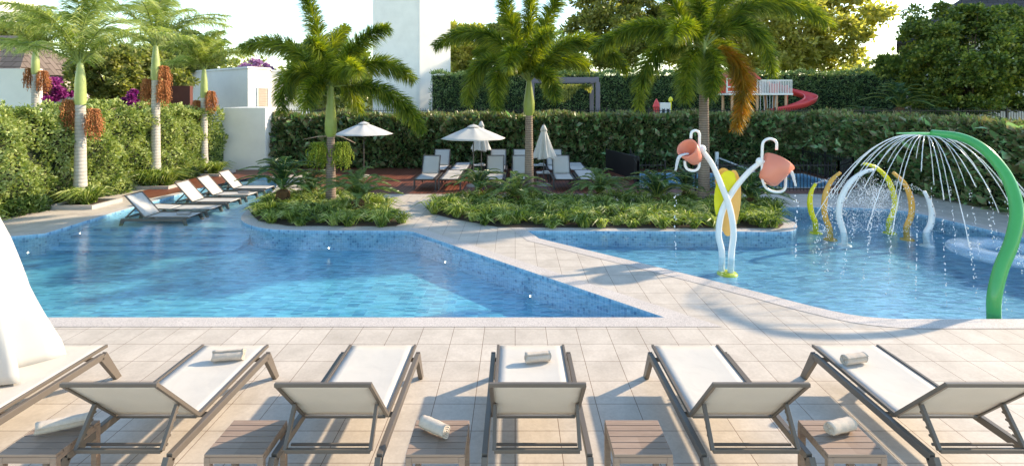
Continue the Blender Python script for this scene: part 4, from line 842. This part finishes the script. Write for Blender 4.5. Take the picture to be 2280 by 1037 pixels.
pour(fp(1746, 376, -.15), fp(1762, 383, -.18), fp(1772, 415, -.2), .035); pour(fp(1530, 342, -.2), fp(1512, 350, -.22), fp(1504, 380, -.22), .035)
# ------------------------------------------------------------------ spray arcs
def arc(name, label, pts, Y0, mat, r0=.064):
    th_ = thing(name, label, 'spray arc', (0, 0, 0), 0, 'curved spray pipes in the splash pool')
    q = [P(a, b, Y0) for a, b in pts]; q[-1] = q[-1].copy(); q.append(Vector((q[-1].x+.02, Y0, -.35)))
    c = crv(q, 40); MB().tube(c, [r0*(.55+.45*min(1, i/16)) for i in range(41)], 16).build('pipe', mat, th_, True)
    MB().lathe([(.001, -.315), (.13, -.32), (.15, -.35)], (q[-1].x, Y0, 0), 24).build('base_plate', mat, th_, True); mb = MB()
    for k in (4, 10, 16, 22, 28):
        mb.ball(c[k]+Vector((0, -r0*.9, 0)), .014, 6)
    mb.build('nozzle', M['white'] if mat != M['white'] else M['greybeam'], th_)
arc('spray_arc', 'short yellow spray arc, leftmost in the splash pool', [(1816, 409), (1806, 428), (1803, 452), (1807, 475), (1815, 495)], 12.9, M['yellow'])
arc('spray_arc', 'tall yellow spray arc curving over from the right', [(1923, 364), (1951, 374), (1977, 400), (1992, 444), (1990, 470), (1979, 496)], 12.9, M['yellow'])
arc('spray_arc', 'left orange spray arc', [(1871, 384), (1853, 400), (1840, 425), (1835, 457), (1838, 485), (1847, 508)], 12.3, M['orange'])
arc('spray_arc', 'right orange spray arc', [(1989, 384), (2014, 409), (2028, 444), (2029, 478), (2018, 508)], 12.3, M['orange'])
arc('spray_arc', 'tall white spray arc curving over from the left', [(1944, 378), (1922, 384), (1894, 405), (1874, 439), (1868, 478), (1879, 521)], 11.8, M['white'])
arc('spray_arc', 'short white spray arc, rightmost of the six', [(2058, 426), (2070, 452), (2075, 478), (2071, 502), (2062, 521)], 11.8, M['white'])
# ------------------------------------------------------------------ green shower arch
th = thing('shower_arch', 'thick curved green shower arch with a dome of water jets', 'water fountain')
ap = [(2213, 712, 7.35), (2214, 660, 7.35), (2228, 600, 7.4), (2252, 540, 7.45), (2264, 480, 7.55), (2256, 428, 7.7), (2232, 378, 7.9), (2190, 332, 8.2), (2140, 306, 8.6), (2075, 297, 9.0)]
q = [P(a, b, y) for a, b, y in ap]; q.insert(0, Vector((q[0].x, 7.35, -.35)))
MB().tube(crv(q, 70), [.078+.010*math.sin(PI*i/70)-.00030*max(0, i-20) for i in range(71)], 28).build('arch_pipe', M['green'], th, True)
MB().lathe([(.001, -.32), (.16, -.325), (.18, -.35)], (q[0].x-.02, 7.42, 0), 28).build('base_plate', M['yellow'], th, True)
hc = P(2072, 298, 9.05); tipp = P(1995, 297, 9.25)
MB().tube(crv([hc+Vector((.1, 0, -.01)), P(2040, 297, 9.1), tipp], 12), [.055-.0035*i for i in range(13)], 14, True, .6).build('spray_head', M['lgreen'], th, True)
hc = P(2060, 302, 9.1)
for k in range(30):
    a = 2*PI*k/30+random.uniform(-.04, .04); ln = random.uniform(.50, .86); vx = 1.55*random.uniform(.93, 1.05); pts = []
    for i in range(19):
        t = i/18*ln*1.18; pts.append(hc+Vector((math.cos(a)*(.08+vx*t*1.0), math.sin(a)*(.08+vx*t*1.0), .10*t*2-1.75*t*t))+Vector((math.sin(i*2.3+k)*.002, 0, math.cos(i*2.9+k)*.002)))
    pts = [p for p in pts if p.z > .05]; n_ = len(pts)
    MB().tube(pts, [.0055+.003*abs(math.sin(i*2.1+k)) for i in range(n_)], 6).build('water_jet', M['jet'], th, True)
# falling drops below the dome, around the arcs and under the buckets
def drops(cn, name, label, rmin=.006, rmax=.012):
    A = np.array(cn); n = len(A); oc = np.array([[1, 0, 0], [-1, 0, 0], [0, 1, 0], [0, -1, 0], [0, 0, 1.5], [0, 0, -1.5]])
    V = (A[:, None]+oc[None]*(rmin+(rmax-rmin)*rng.random(n))[:, None, None]).reshape(-1, 3); f = np.array([[0, 2, 4], [2, 1, 4], [1, 3, 4], [3, 0, 4], [2, 0, 5], [1, 2, 5], [3, 1, 5], [0, 3, 5]])
    tag(link(name, np_mesh(name, V, None, (np.arange(n)[:, None, None]*6+f[None]).reshape(-1, 3)), M['drop']), label, 'water drops', None, 'stuff')
D = []
for k in range(30):
    a = 2*PI*k/30
    for i in range(34): z = random.uniform(wl, 1.3); r = 1.72-.25*max(0, z)+random.gauss(0, .03); D.append((hc.x+math.cos(a)*r, hc.y+math.sin(a)*r, z))
drops(D, 'falling_drops', 'drops falling in lines from the green shower arch')
D = []
cx_, cy_ = P(1945, 440, 12.4).x, 12.4
for k in range(1900):
    a = random.random()*2*PI; r = abs(random.gauss(0, .48)); D.append((cx_+math.cos(a)*r*1.2, cy_+math.sin(a)*r*.8, max(wl, .65+random.gauss(0, .26)-r*.35)))
for k in range(26):
    a = random.choice([P(1816, 409, 12.9), P(1845, 425, 12.3), P(1900, 400, 11.9), P(2014, 410, 12.3), P(2060, 428, 11.8), P(1985, 430, 12.9)]); v0 = Vector((cx_-a.x, cy_-a.y, .35+random.random()*.5))*random.uniform(.6, 1.1)
    for i in range(26): t = i/26; D.append(a+v0*t+Vector((random.gauss(0, .012), 0, -.8*t*t+random.gauss(0, .012))))
for k in range(700): D.append((cx_+random.gauss(0, .8), cy_+random.gauss(0, .5), wl+abs(random.gauss(0, .05))))
drops(D, 'spray', 'fine spray between the coloured arcs', .005, .010)
D = []
for (px, yy) in ((1772, FY-.2), (1504, FY-.2)):
    x = (px-CX)*yy/F
    for i in range(22): D.append((x+random.gauss(0, .015), yy+random.gauss(0, .015), 1.2-random.random()**1*1.27))
drops(D, 'bucket_drops', 'drops falling from the tipping buckets', .010, .018)
# float ring
n1, n2 = 64, 18; c = Vector(P(2235, 578, 9.95)); vs = []
for i in range(n1):
    a = 2*PI*i/n1
    for j in range(n2): b = 2*PI*j/n2; r = .62+.27*math.cos(b); vs.append((r*math.cos(a), r*math.sin(a), .11*math.sin(b)*(1 + .04*math.sin(a*12))))
o = MB().add(vs, [(i*n2+j, ((i+1) % n1)*n2+j, ((i+1) % n1)*n2+(j+1) % n2, i*n2+(j+1) % n2) for i in range(n1) for j in range(n2)]).build('float_ring', M['float'], None, True)
o.location = (9.35, 9.95, wl+.09); tag(o, 'clear blue inflatable ring floating behind the green arch', 'inflatable ring')
# ------------------------------------------------------------------ pool lights
def plight(px, py, z, dirn, label):
    g = G(px, py, z); th_ = thing('pool_light', label, 'pool light', g, 0, 'underwater pool lights'); d = Vector(dirn).normalized(); rot = d.to_track_quat('Z', 'Y').to_matrix()
    MB().lathe([(.001, .010), (.009, .008), (.014, 0)], (0, 0, 0), 18, rot).build('lens', M['lamp'], th_, True); MB().lathe([(.014, .008), (.022, .010), (.025, -.01)], (0, 0, 0), 18, rot).build('rim', M['white'], th_, True)
plight(1431, 524, -.16, (0, -1, 0), 'lit pool light under the long island, left of the bucket fountain'); plight(1688, 526, -.16, (0, -1, 0), 'lit pool light under the long island, right of the bucket fountain')
plight(1758, 468.5, -.12, (0, -1, 0), 'lit pool light on the far wall of the splash pool, left of the arcs'); plight(1896, 469, -.12, (0, -1, 0), 'lit pool light on the far wall of the splash pool, behind the arcs'); plight(2148, 511, -.15, (-.8, -.6, 0), 'lit pool light on the right wall of the splash pool')
plight(732, 552, -.30, (0, -1, 0), 'lit pool light under the smaller island'); plight(992, 583, -.25, (-.7, -.7, 0), 'lit pool light on the diagonal wall, farther one'); plight(1181, 659, -.25, (-.7, -.7, 0), 'lit pool light on the diagonal wall, nearer one')
plight(178, 519, -.14, (.9, -.3, 0), 'lit pool light on the left wall beside the steps'); plight(62, 562, -.2, (.9, -.3, 0), 'lit pool light on the left wall nearest the furled parasol')
# ------------------------------------------------------------------ pergola, playground
th = thing('pergola', 'grey pergola with hanging plants on the raised lawn', 'pergola'); PY = 27.5
def pp(px, py, Y=PY): return P(px, py, Y)
a = pp(1240, 178); b = pp(1333, 178); zt_ = a.z
for y_ in (PY, PY+2.2):
    MB().bar((a.x-1.5, y_, zt_), (b.x, y_, zt_), .18, .26).build('beam', M['greybeam'], th, bevel=.01)
    for x in (b.x-.05, a.x-1.3): MB().box((x, y_+.002, (TZ+zt_-.14)/2), (.22, .2, zt_-.13-TZ)).build('post', M['greybeam'], th, bevel=.01)
MB().box((b.x-.08, PY+1.1, zt_+.003), (.16, 2.0, .30)).build('beam', M['greybeam'], th); MB().box((a.x-1.3, PY+1.1, zt_+.003), (.16, 2.0, .30)).build('beam', M['greybeam'], th)
n = 2600; x = rng.uniform(a.x-.8, b.x-.3, n); dz = rng.random(n)**1.6*(.5+.4*np.sin(x*3)); q = np.c_[x, PY+.1+rng.random(n)*1.6, zt_-.2-dz]
tag(leaf_obj('hanging_plant', [leaf_arrays(q, unit(rng.normal(size=(n, 3))*.4+np.array([0, 0, -1.0])), .16, .06)], M['olive']), 'trailing ochre plants hanging under the pergola beam', 'hanging plant')
th = thing('play_tower', 'red and white play tower with railed platform and red spiral slide', 'play structure'); QY = 27
def qp(px, py, dy=0): return P(px, py, QY+dy)
pz = qp(0, 210).z; x0 = qp(1622, 0).x; x1 = qp(1765, 0).x
MB().box(((x0+x1)/2, QY+.7, pz), (x1-x0, 1.5, .10)).build('platform', M['white'], th, bevel=.01)
for px in (1632, 1688, 1731, 1752):
    for dy in (.1, 1.3): MB().lathe([(.07, TZ), (.07, pz-.05)], (qp(px, 0).x, QY+dy, 0), 12).build('post', M['pinkwood'], th, True)
hz = qp(0, 152).z; hx0, hx1 = qp(1618, 0).x, qp(1690, 0).x
mb = MB()
mb.add([(hx0+.12, QY+.15, pz+.05), (hx1-.1, QY+.15, pz+.05), (hx1+.0, QY+.10, hz-.55), (hx0-.05, QY+.10, hz-.45), (hx0+.12, QY+1.3, pz+.05), (hx1-.1, QY+1.3, pz+.05), (hx1, QY+1.35, hz-.55), (hx0-.05, QY+1.35, hz-.45)], [(0, 1, 2, 3), (5, 4, 7, 6), (1, 5, 6, 2), (4, 0, 3, 7)])
w_ = mb.build('wall', M['red'], th, bevel=.01)
o = MB()
zz = [pz+.12, (pz+hz)/2-.30, hz-.55]
for z in zz: o.bar((hx0+.0, QY+.07, z), (hx1-.02, QY+.07, z), .07)
for x in (hx0+.04, (hx0+hx1)/2, hx1-.06): o.bar((x, QY+.065, pz+.06), (x, QY+.065, hz-.5), .072)
o.build('wall_trim', M['white'], th, bevel=.008)
rx = (hx0+hx1)/2+.2; mb = MB().add([(hx0-.1, QY-.1, hz-.48), (hx1+.1, QY-.1, hz-.58), (hx1+.1, QY+1.5, hz-.58), (hx0-.1, QY+1.5, hz-.48), (rx, QY+.0, hz+.15), (rx, QY+1.4, hz+.15)], [(0, 1, 4), (1, 2, 5, 4), (2, 3, 5), (3, 0, 4, 5), (3, 2, 1, 0)]); mb.build('roof', M['red'], th)
xa, xb = qp(1693, 0).x, qp(1763, 0).x; rz_ = qp(0, 179).z; mb = MB(); mb.bar((xa, QY, rz_), (xb, QY, rz_), .06); mb.bar((xb, QY, rz_), (xb, QY+1.4, rz_), .06); mb.bar((xa, QY+1.4, rz_), (xb, QY+1.4, rz_), .06)
for k in range(20): x = xa+(xb-xa)*k/19; mb.box((x, QY, (pz+rz_)/2), (.035, .035, rz_-pz-.04)); mb.box((x, QY+1.4, (pz+rz_)/2), (.035, .035, rz_-pz-.04))
mb.build('platform_railing', M['white'], th)
MB().box(((xa+xb)/2+.35, QY+.9, (pz+rz_)/2-.05), (.5, .06, .5)).build('slide_gate', M['red'], th, bevel=.02); mb = MB()
for k in range(6): x = qp(1694+k*7, 0).x; mb.tube(crv([(x, QY+.05, pz-.05), (x+.05*math.sin(k), QY+.05, 2.4), (x+.02, QY+.05, TZ)], 8), .018, 5)
mb.build('climbing_ropes', M['canvas'], th, True)
# spiral trough slide
cs = []; c0 = (qp(1776, 0).x, QY+1.1); m_ = 44
mb = MB(); ring = 9; vs = []
for i in range(m_+1):
    t = i/m_; a = 2.3-t*2*PI*1.12; rr = .70+.45*min(1, t*3); ctr = Vector((c0[0]+rr*math.cos(a), c0[1]+rr*math.sin(a), pz+.72-(pz+.4-TZ)*t*1.0)); out = Vector((math.cos(a), math.sin(a), 0))
    for k in range(ring): b = PI+PI*k/(ring-1); vs.append(ctr+out*(.30*math.cos(b))+Vector((0, 0, .34*math.sin(b)+.05)))
MB().add(vs, [(i*ring+k, i*ring+k+1, (i+1)*ring+k+1, (i+1)*ring+k) for i in range(m_) for k in range(ring-1)]).build('slide', M['red'], th, True, solid=.05)
MB().lathe([(.07, TZ), (.07, pz+.5)], (c0[0], c0[1], 0), 12).build('slide_post', M['red'], th, True)
th = thing('toy_playhouse', 'small white play hut with a red and a yellow corner on the lawn', 'play structure', (0, 0, 0)); TY = 25.6
tx0, tx1 = P(1470, 0, TY).x, P(1494, 0, TY).x; tz = P(0, 229, TY).z
MB().box(((tx0+tx1)/2, TY+.4, (tz+TZ)/2), (tx1-tx0, .7, tz-TZ)).build('wall', M['white'], th, bevel=.02)
for k in range(2): MB().box((tx0+.17+.22*k, TY+.035, tz-.42), (.12, .03, .22)).build('window', M['glass'], th, bevel=.005)
mb = MB(); rxx = P(1464, 0, TY).x; mb.lathe([(.13, TZ), (.14, tz-.25), (.20, tz-.2), (.10, tz+.05), (.01, tz+.2)], (rxx, TY+.2, 0), 10); mb.build('corner_tower', M['red'], th)
MB().lathe([(.05, TZ), (.05, tz+.05), (.12, tz+.1), (.10, tz+.22), (.01, tz+.3)], (P(1496, 0, TY).x, TY+.2, 0), 10).build('corner_tower', M['yellow'], th)
